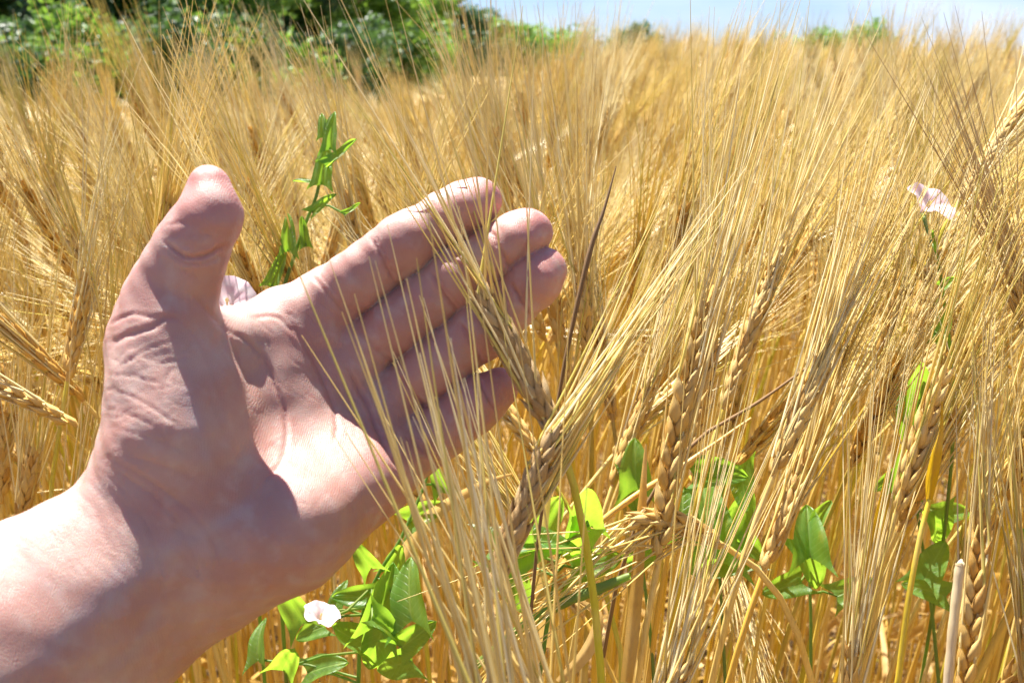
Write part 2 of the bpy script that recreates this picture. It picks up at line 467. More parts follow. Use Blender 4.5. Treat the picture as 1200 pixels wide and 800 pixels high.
# ------------------------------------------------------------------ plant materials
def plant_mat(name, stops, rough=.5, trans=.25, streak=(400, 400, 25), bumpd=.0002, spec=.4, tcol=None):
    """stops: ramp over the per-plant tone; fine lengthwise streaks on top"""
    m = Mat(name)
    oi = m.node('ShaderNodeObjectInfo').outputs['Random']
    at = m.node('ShaderNodeAttribute', attribute_name='tone').outputs['Fac']
    tone = m.math('FRACT', m.math('ADD', oi, at))
    r = m.ramp(tone, stops)
    tc = m.node('ShaderNodeTexCoord').outputs['Object']
    mp = m.node('ShaderNodeMapping'); m.l.new(tc, mp.inputs[0]); mp.inputs['Scale'].default_value = streak
    n = m.noise(1.0, 3, mp.outputs[0]); n2 = m.noise(30, 2, tc)
    c = m.mix(r.outputs[0], (.40, .21, .05), m.ramp(n.outputs[0], [(.5, (0,)*3), (.8, (.55,)*3)]).outputs[0])
    c = m.mix(c, (.82, .66, .34), m.ramp(n2.outputs[0], [(.5, (0,)*3), (.75, (.5,)*3)]).outputs[0])
    m.l.new(c, m.b.inputs['Base Color'])
    m.b.inputs['Roughness'].default_value = rough; m.b.inputs['Specular IOR Level'].default_value = spec
    if bumpd: m.l.new(m.bump(n.outputs[0], .5, bumpd), m.b.inputs['Normal'])
    if trans:
        tr = m.node('ShaderNodeBsdfTranslucent')
        if tcol: m.l.new(m.mix(c, tcol, .6), tr.inputs[0])
        else: m.l.new(c, tr.inputs[0])
        mx = m.node('ShaderNodeMixShader'); mx.inputs[0].default_value = trans
        m.l.new(m.b.outputs[0], mx.inputs[1]); m.l.new(tr.outputs[0], mx.inputs[2]); m.l.new(mx.outputs[0], m.out.inputs[0])
    return m.m
M_AWN = plant_mat('awn_straw', [(0, (.82,.61,.17)), (.25, (.90,.74,.31)), (.55, (.94,.85,.54)), (.8, (.86,.67,.20)), (.92, (.66,.58,.13)), (1, (.66,.48,.18))], .33, .32, bumpd=0, spec=.4)
M_GRAIN = plant_mat('grain_husk', [(0, (.60,.33,.06)), (.35, (.72,.45,.11)), (.7, (.77,.56,.21)), (1, (.54,.27,.04))], .42, .15, (1500,1500,150), .0004)
M_STEM = plant_mat('stem_straw', [(0, (.72,.45,.07)), (.3, (.79,.56,.13)), (.55, (.80,.62,.25)), (.8, (.76,.53,.05)), (.9, (.55,.54,.05)), (1, (.48,.29,.07))], .4, .15, (900,900,12), .0001)
M_LEAF = plant_mat('dry_leaf_blade', [(0, (.55,.34,.10)), (.5, (.70,.50,.20)), (1, (.60,.38,.08))], .55, .4, (600,600,8), .0002)
PM = [M_AWN, M_GRAIN, M_STEM, M_LEAF]

def green_mat(name, a, b, tl, rough=.45, veins=True):
    m = Mat(name)
    tc = m.node('ShaderNodeTexCoord').outputs['Object']
    oi = m.node('ShaderNodeObjectInfo').outputs['Random']
    n = m.noise(60, 3, tc)
    c = m.mix(a, b, m.math('FRACT', m.math('ADD', oi, m.math('MULTIPLY', n.outputs[0], .3))))
    vv = m.node('ShaderNodeTexWave', i_Scale=60.0, i_Distortion=2.0, i_Detail=1.0); m.l.new(tc, vv.inputs['Vector'])
    if veins: c = m.mix(c, tuple(min(1, x * 1.7) for x in b), m.ramp(vv.outputs[1], [(.86, (0,)*3), (.96, (.5,)*3)]).outputs[0])
    m.l.new(c, m.b.inputs['Base Color']); m.b.inputs['Roughness'].default_value = rough
    m.l.new(m.bump(n.outputs[0], .5, .001), m.b.inputs['Normal'])
    tr = m.node('ShaderNodeBsdfTranslucent'); tr.inputs[0].default_value = (*tl, 1)
    mx = m.node('ShaderNodeMixShader'); mx.inputs[0].default_value = .45
    m.l.new(m.b.outputs[0], mx.inputs[1]); m.l.new(tr.outputs[0], mx.inputs[2]); m.l.new(mx.outputs[0], m.out.inputs[0])
    return m.m
M_VINE = green_mat('bindweed_vine', (.16,.26,.05), (.26,.30,.08), (.3,.5,.05), veins=False)
def bind_mat():
    m = Mat('bindweed_leaf'); tc = m.node('ShaderNodeTexCoord').outputs['Object']; oi = m.node('ShaderNodeObjectInfo').outputs['Random']
    sp = m.node('ShaderNodeSeparateXYZ'); m.l.new(tc, sp.inputs[0])
    ax = m.math('ABSOLUTE', sp.outputs[0]); n = m.noise(5, 4, tc)
    vv = m.math('ADD', m.math('MULTIPLY', m.math('SUBTRACT', sp.outputs[1], m.math('MULTIPLY', ax, .9)), 8.0), m.math('MULTIPLY', n.outputs[0], .5))
    f = m.math('ABSOLUTE', m.math('SUBTRACT', m.math('FRACT', vv), .5))
    side = m.ramp(f, [(0, (.55,)*3), (.09, (0,)*3)]).outputs[0]; mid = m.ramp(ax, [(.008, (.9,)*3), (.028, (0,)*3)]).outputs[0]
    vein = m.math('MAXIMUM', side, mid)
    c = m.mix((.055,.15,.025), (.13,.27,.05), m.math('FRACT', m.math('ADD', oi, m.math('MULTIPLY', n.outputs[0], .35))))
    c = m.mix(m.mix(c, (.30,.26,.04), m.ramp(m.noise(2.2, 4, tc).outputs[0], [(.60, (0,)*3), (.72, (.8,)*3)]).outputs[0]), (.24,.36,.10), vein); m.l.new(c, m.b.inputs['Base Color']); m.b.inputs['Roughness'].default_value = .42
    h = m.math('ADD', m.math('MULTIPLY', vein, -1.0), m.math('MULTIPLY', n.outputs[0], .8)); m.l.new(m.bump(h, .5, .0008), m.b.inputs['Normal'])
    tr = m.node('ShaderNodeBsdfTranslucent'); m.l.new(m.mix((.32,.66,.02), (.55,.80,.08), n.outputs[0]), tr.inputs[0])
    mx = m.node('ShaderNodeMixShader'); mx.inputs[0].default_value = .55
    m.l.new(m.b.outputs[0], mx.inputs[1]); m.l.new(tr.outputs[0], mx.inputs[2]); m.l.new(mx.outputs[0], m.out.inputs[0]); return m.m
M_BIND = bind_mat()

# ------------------------------------------------------------------ terrain
def ground_z(x, y):
    x = np.asarray(x, float); y = np.asarray(y, float)
    s = np.clip((y - 1.2) / 7.0, 0, 1); s = s * s * (3 - 2 * s)
    t = np.clip((x + .6) / np.maximum(y, 1) * 3.0 + .2, 0, 1)
    far = np.clip((y - 25) / 40, 0, 1)
    left = (1 - t) * np.clip(y - 1.5, 0, 24) * .049
    hump = .16 * np.exp(-((y - 7.5) / 3.0) ** 2) * np.clip((x / np.maximum(y, 1)) * 4 + .3, 0, 1) * np.clip(1.5 - (x / np.maximum(y, 1)) * 3.2, 0.25, 1)
    return (s * t * .17 + hump) * (1 - far) - left + .02 * np.sin(x * .9) * np.sin(y * .7)

# ------------------------------------------------------------------ mesh pieces in numpy
def nz(v): return v / (np.linalg.norm(v, axis=-1, keepdims=True) + 1e-12)
def frames(path):
    t = nz(np.gradient(path, axis=0)); ref = np.array([.13, 1.0, .07])
    u = nz(np.cross(t, ref)); v = np.cross(t, u); return t, u, v
def tube(path, rad, sides, cap=True):
    path = np.asarray(path, float); n = len(path); t, u, v = frames(path)
    a = np.arange(sides) / sides * 2 * math.pi
    rad = np.broadcast_to(np.asarray(rad, float), (n,))
    V = path[:, None] + rad[:, None, None] * (u[:, None] * np.cos(a)[None, :, None] + v[:, None] * np.sin(a)[None, :, None])
    i = np.arange(n - 1)[:, None] * sides; j = np.arange(sides)[None]; k = (j + 1) % sides
    F = np.stack([i + j, i + k, i + sides + k, i + sides + j], -1).reshape(-1, 4)
    return V.reshape(-1, 3), F
def awns_arr(P0, D, L, B, r0, r1, segs, sides=3):
    """n tapered bristles; B = sideways bend vector; returns V, quads"""
    n = len(P0); D = nz(D); ref = np.array([.3, .9, .2])
    u = nz(np.cross(D, ref)); v = np.cross(D, u)
    t = np.linspace(0, 1, segs + 1)
    pts = P0[:, None] + D[:, None] * (L[:, None] * t)[..., None] + B[:, None] * (t ** 2)[None, :, None]
    r = r0 + (r1 - r0) * t ** .8
    a = np.arange(sides) / sides * 2 * math.pi
    ring = (u[:, None, None] * np.cos(a)[None, None, :, None] + v[:, None, None] * np.sin(a)[None, None, :, None]) * r[None, :, None, None]
    V = (pts[:, :, None] + ring).reshape(-1, 3)
    base = (np.arange(n) * (segs + 1) * sides)[:, None, None]
    i = (np.arange(segs) * sides)[None, :, None]; j = np.arange(sides)[None, None]; k = (j + 1) % sides
    F = np.stack([base + i + j, base + i + k, base + i + sides + k, base + i + sides + j], -1).reshape(-1, 4)
    return V, F
def grain_tmpl(sides, prof):
    """unit grain along +Z: width 1 in X, flatter in Y, crease on one face"""
    V = []
    for z, r in prof:
        for s in range(sides):
            a = s / sides * 2 * math.pi
            x, y = math.cos(a), math.sin(a)
            k = 1.0 - (.16 if sides > 6 and abs(a - math.pi / 2) < .3 else 0)
            V.append((x * r * .5, y * r * .40 * k + .06 * math.sin(z * math.pi), z))
    n = len(prof); F = []
    for i in range(n - 1):
        for s in range(sides):
            F.append((i*sides+s, i*sides+(s+1) % sides, (i+1)*sides+(s+1) % sides, (i+1)*sides+s))
    return np.array(V), np.array(F)
GR_HI = grain_tmpl(8, [(0,.28),(.07,.6),(.22,.95),(.42,1.0),(.62,.82),(.8,.5),(.93,.24),(1.08,.09)])
GR_LO = grain_tmpl(5, [(0,.35),(.28,1.0),(.65,.8),(1.05,.1)])
GR_XLO = grain_tmpl(3, [(0,.5),(.35,1.05),(1.05,.15)])
def inst(T, R, O):
    """T=(V,F); R (n,3,3) columns = axes (scaled); O (n,3)"""
    V, F = T; n = len(O)
    W = np.einsum('nij,vj->nvi', R, V) + O[:, None]
    FF = (F[None] + (np.arange(n) * len(V))[:, None, None]).reshape(-1, F.shape[1])
    return W.reshape(-1, 3), FF
def bez(p0, p1, p2, p3, n):
    t = np.linspace(0, 1, n)[:, None]
    return (1-t)**3*p0 + 3*(1-t)**2*t*p1 + 3*(1-t)*t*t*p2 + t**3*p3
def at_path(path, t):
    s = np.clip(t, 0, 1) * (len(path) - 1); i = np.minimum(s.astype(int), len(path) - 2)
    f = (s - i)[:, None]; return path[i] * (1 - f) + path[i + 1] * f

def ear_layout(path, side, rows=6, step=.0034, r=np.random.default_rng(0), glen=.0105, gw=.0042, openn=.30):
    """grain matrices along an ear path. side = unit vector of the ear's flat side"""
    L = np.linalg.norm(np.diff(path, axis=0), axis=1).sum(); n = int(L / step)
    tt = (np.arange(n) + .3) / n * .94
    c = at_path(path, tt); tg = nz(at_path(nz(np.gradient(path, axis=0)), tt))
    su = nz(side - tg * (tg @ side)[:, None]); sv = np.cross(tg, su)
    R, O, T = [], [], []
    az = {6: (-1.05, 0, 1.05), 2: (0,), 4: (-.8, .8)}[rows]
    for i in range(n):
        sg = 1 if i % 2 else -1
        size = .62 + .38 * math.sin(min(1, (tt[i] + .10) * 2.2) * math.pi / 2) if tt[i] < .5 else 1 - .32 * max(0, tt[i] - .55) / .45
        for a in az:
            aa = a + r.normal(0, .1)
            o = su[i] * math.cos(aa) * sg + sv[i] * math.sin(aa)
            op = openn * (1.0 if a == 0 else .85) + r.normal(0, .04)
            ax = nz(tg[i] * math.cos(op) + o * math.sin(op))
            y = nz(o - ax * (ax @ o)); x = np.cross(y, ax)
            l, w = glen * size * r.uniform(.92, 1.08), gw * size * r.uniform(.9, 1.1)
            R.append(np.stack([x * w, y * w, ax * l], 1)); p = c[i] + o * .0011 * size; O.append(p)
            T.append((p + ax * l * 1.03, ax, tt[i]))
    return np.array(R), np.array(O), np.array([t[0] for t in T]), np.array([t[1] for t in T]), np.array([t[2] for t in T])

def leaf_blade(p0, d0, length, width, droop, r, segs=9, twist=1.5):
    """a dry ribbon leaf from p0 outwards"""
    d0 = nz(np.array(d0, float)); pts = [np.array(p0, float)]; d = d0.copy()
    for i in range(segs):
        d = nz(d + np.array([0, 0, -droop / segs]) + r.normal(0, .05, 3)); pts.append(pts[-1] + d * length / segs)
    pts = np.array(pts); t, u, v = frames(pts)
    a0 = r.uniform(0, 6.28); V = []
    for i in range(segs + 1):
        s = i / segs; w = width * .5 * min(1, .5 + s * 3) * (1 - s ** 2.2) + .0002
        a = a0 + twist * s; w1 = u[i] * math.cos(a) + v[i] * math.sin(a); w2 = np.cross(t[i], w1)
        V += [pts[i] - w1 * w, pts[i] + w2 * w * .35, pts[i] + w1 * w]
    F = []
    for i in range(segs):
        for j in (0, 1): F.append((i*3+j, i*3+j+1, i*3+4+j, i*3+3+j))
    return np.array(V), np.array(F)

# ------------------------------------------------------------------ barley variants (local: base at the origin, leaning towards +X)
def plant_path(h, lean, nod, earlen, n=10):
    th = []; pts = [np.zeros(3)]; N = 16
    ds = h / N
    for i in range(N):
        s = (i + 1) / N; a = lean * s ** 1.2 + nod * max(0, (s - .86) / .14) ** 1.5 * .8
        pts.append(pts[-1] + np.array([math.sin(a), 0, math.cos(a)]) * ds)
    stem = np.array(pts); ear = [pts[-1]]
    for i in range(n):
        a2 = a + nod * .25 * (i + 1) / n
        ear.append(ear[-1] + np.array([math.sin(a2), 0, math.cos(a2)]) * earlen / n)
    return stem, np.array(ear)
class Variant: pass
def variant(seed, h, lean, nod, earlen):
    r = np.random.default_rng(seed); v = Variant()
    stem, ear = plant_path(h, lean, nod, earlen)
    v.stem, v.ear = stem, ear
    side = nz(np.array([r.normal(), r.normal(), 0.01]))
    def awn_dirs(G, A, T, spread):
        tg = nz(ear[-1] - ear[-3])
        D = nz(tg[None] * 1.0 + A * spread + r.normal(0, .045, A.shape)); n = len(G)
        L = r.uniform(.10, .145, n) * (1.05 - .25 * T); B = r.normal(0, .009, (n, 3)) + np.array([0, 0, -.004]); L = L * np.where(r.random(n) < .12, r.uniform(.35, .8, n), 1)
        return D, L, B
    # high
    R, O, G, A, T = ear_layout(ear, side, 6, .0040, r)
    D, L, B = awn_dirs(G, A, T, .42)
    gV, gF = inst(GR_LO, R, O); rV, rF = tube(ear[::2], .0011, 5)
    v.e_tone = np.concatenate([np.repeat(r.uniform(0, .30, len(O)), len(GR_LO[0])), np.zeros(len(rV))])
    v.e_hi = (np.vstack([gV, rV]), np.vstack([gF, rF + len(gV)]))
    ka = r.permutation(len(G))[:int(len(G) * .62)]
    v.a_hi = awns_arr((G - A * .001)[ka], D[ka], L[ka], B[ka], .00058, .00014, 3)
    rs = np.linspace(.0021, .0011, len(stem)); rs[5] *= 1.35; rs[10] *= 1.3
    v.s_hi = tube(stem, rs, 7)
    v.l_hi = []
    for k in (4, 8) if seed % 2 else (6,):
        a = r.uniform(0, 6.28); v.l_hi.append(leaf_blade(stem[k], (math.cos(a) * .5, math.sin(a) * .5, 1), r.uniform(.12, .2), r.uniform(.006, .010), r.uniform(1.5, 2.8), r))
    # middle
    def cat(L):
        V, F, M, o = [], [], [], 0
        for (a, b), m in L: V.append(a); F.append(b + o); M.append(np.full(len(b), m)); o += len(a)
        return np.vstack(V), np.vstack(F), np.concatenate(M)
    R, O, G, A, T = ear_layout(ear, side, 4, .0046, r, gw=.0052)
    D, L, B = awn_dirs(G, A, T, .42)
    lv = [(q, 3) for q in v.l_hi[:1]]
    ka = r.permutation(len(G))[:int(len(G) * .75)]
    v.mid = cat([(inst(GR_XLO, R, O), 1), (awns_arr(G[ka], D[ka], L[ka], B[ka], .00062, .00018, 2), 0), (tube(stem[::3], .0017, 4), 2)] + lv)
    # far
    er = np.array([.003, .006, .0065, .006, .003])
    s = r.permutation(len(G))[:15]
    v.far = cat([(tube(at_path(ear, np.linspace(0, 1, 5)), er, 5), 1), (awns_arr(G[s] - A[s] * .006, D[s], L[s], B[s], .0009, .0003, 1), 0), (tube(stem[::5], .002, 3), 2)])
    s = s[:8]
    v.vfar = cat([(tube(at_path(ear, np.linspace(0, 1, 3)), er[::2] * 1.3, 4), 1), (awns_arr(G[s], D[s], L[s], B[s], .0022, .0008, 1), 0), (tube(stem[-5::2], .003, 3), 2)])
    return v
VARS = []
sr = np.random.default_rng(5)
for i in range(14):
    nod = [0.1, .2, .35, .15, .6, .25, 1.0, .3, .5, 1.4, .15, .8, .4, 1.9][i]
    VARS.append(variant(100 + i, sr.uniform(.72, .84), sr.uniform(.05, .22), nod, sr.uniform(.055, .075)))
NOD = np.array([0.1, .2, .35, .15, .6, .25, 1.0, .3, .5, 1.4, .15, .8, .4, 1.9])

# ------------------------------------------------------------------ where every plant stands
hm = np.zeros((100, 150), bool)                 # hand mask over the photo, 8 px cells
ix = np.clip((pixv / 8).astype(int), [0, 0], [149, 99]); ok = (pixv[:, 0] >= 0) & (pixv[:, 1] < 800)
hm[ix[ok, 1], ix[ok, 0]] = True
hm2 = hm.copy()
for dy in (-1, 0, 1):
    for dx in (-1, 0, 1): hm2 |= np.roll(np.roll(hm, dy, 0), dx, 1)
def clump(x, y):
    return math.sin(x * 3.1 + 1.7 * math.sin(y * 2.3)) * math.cos(y * 2.7 + 1.1 * math.sin(x * 1.9)) + .5 * math.sin(x * 7.3 + y * 5.1)
def yaw_for(x, y, r):
    if y > .8 and r.random() < .55: return (math.pi if x < 0 else .6) + 1.5 * clump(x, y) + r.normal(0, .35)
    f = np.clip((x / max(y, .3)) * 3.2 + .1, -1, 1)
    c = math.radians(15) if f > 0 else math.radians(180 - 0)
    if r.random() < .22: return r.uniform(0, 6.28)
    return (c + r.normal(0, .75)) if abs(f) > .25 else r.choice([math.pi, math.radians(20)]) + r.normal(0, .9)
def sample_pts(v, x, y, z, yaw, sc):
    tgd = nz(v.ear[-1] - v.ear[-3])
    pp = np.vstack([v.stem[4:], v.ear[::3], v.ear[-1] + tgd * np.array([[.03], [.07], [.11]]),
                    v.ear[-1] + tgd * .10 + np.array([.02, 0, 0]), v.ear[-1] + tgd * .10 - np.array([.02, 0, 0]), v.ear[-1] + tgd * .10 + np.array([0, .02, 0]), v.ear[-1] + tgd * .10 - np.array([0, .02, 0])]) * sc
    c, s = math.cos(yaw), math.sin(yaw)
    return np.stack([pp[:, 0] * c - pp[:, 1] * s + x, pp[:, 0] * s + pp[:, 1] * c + y, pp[:, 2] + z], 1)
def allowed(pts, d0):
    q = toPix(pts)
    dep = q[:, 2]; inn = (q[:, 0] > -30) & (q[:, 0] < 1230) & (q[:, 1] > -30) & (q[:, 1] < 830) & (dep > 0)
    if (np.linalg.norm(pts - CAM, axis=1) < .26).any(): return False
    if (inn & (dep < .33)).any(): return False
    if d0 < .8:
        c = toC(pts) * 1000
        if (hand_sdf(c.astype(np.float32)) < 7).any(): return False
        m = inn & (dep < .38)
        for a in q[m]:
            xi, yi = int(np.clip(a[0] / 8, 0, 149)), int(np.clip(a[1] / 8, 0, 99))
            if hm2[yi, xi] or (a[0] < 640): return False
        if (inn & (dep < .43) & (q[:, 0] < 930)).any(): return False
    return True
SPOTS = []                                       # (dist, x, y, variant, yaw, scale, inframe)
r = np.random.default_rng(21)
cell = 1 / math.sqrt(430)
for gx in np.arange(-1.6, 1.6, cell):
    for gy in np.arange(-.5, 1.75, cell):
        x, y = gx + r.uniform(-.5, .5) * cell, gy + r.uniform(-.5, .5) * cell
        d0 = math.hypot(x, y)
        if d0 > 1.75 or (y < .1 and d0 > .9) or d0 < .2: continue
        k = 0
        f = x / max(y, .2)
        pick = r.random()
        wts = np.exp(-(NOD - (.25 if f > .02 else .95)) ** 2 / .25) + .06
        k = int(r.choice(14, p=wts / wts.sum()))
        yaw = yaw_for(x, y, r); sc = r.uniform(.93, 1.06)
        if d0 > .85 and r.random() < (.16 if x > 0 else .07): k = int(r.choice([0, 3, 5, 10, 1])); sc = r.uniform(1.04, 1.11)
        if f > .05 and d0 < .8: sc *= 1.03
        z = float(ground_z(x, y)); pts = sample_pts(VARS[k], x, y, z, yaw, sc)
        if d0 < 1.0 and not allowed(pts, d0): continue
        q = toPix(pts)
        if d0 < .8 and q[16, 0] > 640 and q[16, 1] < 230: continue
        vis = ((q[:, 0] > 5) & (q[:, 0] < 1195) & (q[:, 1] > 5) & (q[:, 1] < 795) & (q[:, 2] > .1))
        xi = np.clip((q / 8).astype(int), [0, 0, 0], [149, 99, 9999]); vis &= ~(hm[xi[:, 1], xi[:, 0]] & (q[:, 2] > .33))
        SPOTS.append((d0 + (0 if vis.sum() > 4 else 100), x, y, z, k, yaw, sc))
for _ in range(300):
    x, y = r.uniform(0, .55), r.uniform(.22, .8); d0 = math.hypot(x, y)
    if x / y < .02 or x / y > .75: continue
    k = int(r.choice([0, 1, 2, 3, 5, 7, 8, 10, 12])); yaw = r.normal(.25, .6); sc = r.uniform(.95, 1.10); z = float(ground_z(x, y))
    if min(math.hypot(x - q[1], y - q[2]) for q in SPOTS) < .022: continue
    pts = sample_pts(VARS[k], x, y, z, yaw, sc)
    if d0 < .42 or toPix(pts)[16, 1] < 240: continue
    if allowed(pts, d0): SPOTS.append((d0, x, y, z, k, yaw, sc))
for _ in range(330):
    x, y = r.uniform(-.8, .12), r.uniform(.5, 1.35); d0 = math.hypot(x, y)
    if x / y < -.62: continue
    k = int(r.choice([0, 2, 3, 4, 5, 7, 8, 11])); yaw = (math.pi + r.normal(0, .5)) if r.random() < .62 else r.normal(0, .6); sc = r.uniform(.96, 1.07); z = float(ground_z(x, y))
    if min(math.hypot(x - q[1], y - q[2]) for q in SPOTS) < .02: continue
    pts = sample_pts(VARS[k], x, y, z, yaw, sc)
    if allowed(pts, d0): SPOTS.append((d0, x, y, z, k, yaw, sc))
SPOTS.sort()
NIND = 258
IND, REST = SPOTS[:NIND], SPOTS[NIND:]

# ------------------------------------------------------------------ individual plants
HIM = []
for i, v in enumerate(VARS):
    HIM.append(dict(stem=mesh_from('stem', *v.s_hi, [M_STEM]), ear=mesh_from('ear', *v.e_hi, [M_GRAIN], colattr=v.e_tone),
                    awns=mesh_from('awns', *v.a_hi, [M_AWN], colattr=np.repeat(np.random.default_rng(i).uniform(0, .45, len(v.a_hi[0]) // 12), 12)), leaf=[mesh_from('leaf', *l, [M_LEAF]) for l in v.l_hi]))
def landmark(px, py, d):
    return px, py, d
used_lbl = {}
def zone_x(px):
    for lim, s in ((150, 'far left'), (330, 'behind the thumb'), (480, 'above the palm'), (660, 'by the fingertips'), (800, 'right of the fingertips'),
                   (950, 'right half'), (1090, 'far right'), (9999, 'right edge')):
        if px < lim: return s
def zone_y(py):
    for lim, s in ((170, 'skyline-high'), (260, 'thumb-high'), (360, 'finger-high'), (480, 'palm-high'), (620, 'wrist-high'), (9999, 'low')):
        if py < lim: return s
POS = {0: 'upright', 1: 'bent', 2: 'nodding', 3: 'drooping'}
def plant_label(nod, yaw, px, py, d):
    st = POS[0 if nod < .25 else 1 if nod < .55 else 2 if nod < 1.1 else 3]
    ld = 'right-leaning' if math.cos(yaw) > .35 else 'left-leaning' if math.cos(yaw) < -.35 else 'straight-standing'
    dd = 'nearby' if d < .7 else 'mid-field' if d < 1.0 else 'farther'
    return f'{dd} {ld} barley, {st} ear, {zone_x(px)}, {zone_y(py)}'
LABELS = {}
for (d0, x, y, z, k, yaw, sc) in IND:
    v = VARS[k]; nodd = NOD[k]
    t = bpy.data.objects.new('barley_plant', None); COL.objects.link(t)
    t.empty_display_size = .02
    t.location = (x, y, z); t.rotation_euler = (0, 0, yaw); t.scale = (sc,) * 3
    e = sample_pts(v, x, y, z, yaw, sc)[13]
    q = toPix(e)
    tag(t, plant_label(nodd, yaw, q[0], q[1], q[2]), 'barley', 'ripe barley plants standing in the field')
    LABELS.setdefault(t['label'], []).append((q[0], q[1], q[2], t))
    m = HIM[k]
    link('stem', m['stem'], t); link('ear', m['ear'], t)
    tag(link('awns', m['awns'], t), kind='stuff')
    for l in m['leaf']: link('leaf', l, t)
def order_words(i, n):
    return ['first', 'second', 'third', 'fourth', 'fifth', 'sixth', 'seventh', 'eighth', 'ninth', 'tenth', 'eleventh', 'twelfth'][min(i, 11)]
for lab, L in LABELS.items():
    if len(L) < 2: continue
    L.sort(key=lambda a: a[0])
    for i, a in enumerate(L): a[3]['label'] = lab + f', {order_words(i, len(L))} from left'

# ------------------------------------------------------------------ the rest of the crop: one mass in three levels of detail
def build_mass(name, groups, label):
    VV, FF, MM, TT, o = [], [], [], [], 0
    for T, X, Y, Z, YAW, SC in groups:
        V, F, M = T; n = len(X)
        c, s = np.cos(YAW) * SC, np.sin(YAW) * SC
        W = np.empty((n, len(V), 3), np.float32)
        W[:, :, 0] = V[None, :, 0] * c[:, None] - V[None, :, 1] * s[:, None] + X[:, None]
        W[:, :, 1] = V[None, :, 0] * s[:, None] + V[None, :, 1] * c[:, None] + Y[:, None]
        W[:, :, 2] = V[None, :, 2] * SC[:, None] + Z[:, None]
        VV.append(W.reshape(-1, 3)); FF.append((F[None] + (np.arange(n) * len(V))[:, None, None]).reshape(-1, 4) + o)
        MM.append(np.tile(M, n)); TT.append(np.repeat(rng.random(n), len(V))); o += n * len(V)
    me = mesh_from(name, np.vstack(VV), np.vstack(FF), PM, True, np.concatenate(MM), np.concatenate(TT))
    ob = link(name, me); tag(ob, label, 'barley field', kind='stuff'); return len(me.polygons)
def grouped(S, lod):
    G = []
    for k in range(14):
        s = [a for a in S if a[4] == k]
        if s:
            a = np.array([[q[1], q[2], q[3], q[5], q[6]] for q in s]); G.append((getattr(VARS[k], lod), a[:, 0], a[:, 1], a[:, 2], a[:, 3], a[:, 4]))
    return G
def scatter(n, d0, d1, half, pw, r):
    """density falls with distance; half = half angle"""
    S = []
    for i in range(n):
        u = r.random(); d = (d0 ** (2 - pw) + u * (d1 ** (2 - pw) - d0 ** (2 - pw))) ** (1 / (2 - pw)) if pw != 2 else d0 * (d1 / d0) ** u
        a = r.uniform(-half, half); x, y = d * math.sin(a), d * math.cos(a)
        w = np.exp(-(NOD - (.3 if x > 0 else 1.0)) ** 2 / .3) + .08
        k = int(r.choice(14, p=w / w.sum()))
        if d < 3.5 and r.random() < (.03 if x < 0 else .12): k = int(r.choice([0, 3, 5, 10, 1])); S.append((d, x, y, float(ground_z(x, y)), k, yaw_for(x, y, r), r.uniform(1.05, 1.14))); continue
        S.append((d, x, y, float(ground_z(x, y)), k, yaw_for(x, y, r), r.uniform(.9, 1.06) + .07 * clump(x * .6 + 3, y * .6)))
    return S
near_rest = [s for s in REST]
S1 = scatter(1300, 1.75, 3.0, math.radians(36), 0.6, r)
S2 = scatter(3600, 3.0, 8.5, math.radians(36), 1.2, r)
S3 = scatter(6500, 8.0, 45, math.radians(38), 1.7, r)
MID = [s for s in near_rest if s[0] < 90 or math.hypot(s[1], s[2]) < .85] + [s for s in S1 if s[0] < 2.35]
FARL = [s for s in near_rest if not (s[0] < 90 or math.hypot(s[1], s[2]) < .85)] + [s for s in S1 if s[0] >= 2.35] + S2
npoly = build_mass('barley_crop', grouped(MID, 'mid') + grouped(FARL, 'far') + grouped(S3, 'vfar'), 'dense ripe golden barley crop filling the field to the tree line')
print('crop polys', npoly, 'rest', len(near_rest))
# ------------------------------------------------------------------ ground
gm = Mat('soil'); tc = gm.node('ShaderNodeTexCoord').outputs['Object']
g1 = gm.noise(9, 6, tc); g2 = gm.noise(60, 4, tc)
gc = gm.mix((.07, .045, .022), (.20, .12, .05), g1.outputs[0]); gc = gm.mix(gc, (.34, .22, .08), gm.ramp(g2.outputs[0], [(.5, (0,)*3), (.65, (.6,)*3)]).outputs[0])
gm.l.new(gc, gm.b.inputs['Base Color']); gm.b.inputs['Roughness'].default_value = .95
gm.l.new(gm.bump(g2.outputs[0], .8, .02), gm.b.inputs['Normal'])
xs = np.concatenate([-np.geomspace(1500, .25, 40), [0], np.geomspace(.25, 1500, 40)]); ys = np.concatenate([-np.geomspace(60, .25, 18), [0], np.geomspace(.25, 2500, 56)])
XX, YY = np.meshgrid(xs, ys, indexing='ij')
V = np.stack([XX, YY, ground_z(XX, YY) * (np.hypot(XX, YY) < 200)], -1).reshape(-1, 3)
nx, ny = len(xs), len(ys); I, J = np.meshgrid(np.arange(nx - 1), np.arange(ny - 1), indexing='ij')
a = (I * ny + J).ravel(); F = np.stack([a, a + ny, a + ny + 1, a + 1], 1)
tag(link('ground', mesh_from('ground', V, F, [gm.m])), kind='structure')
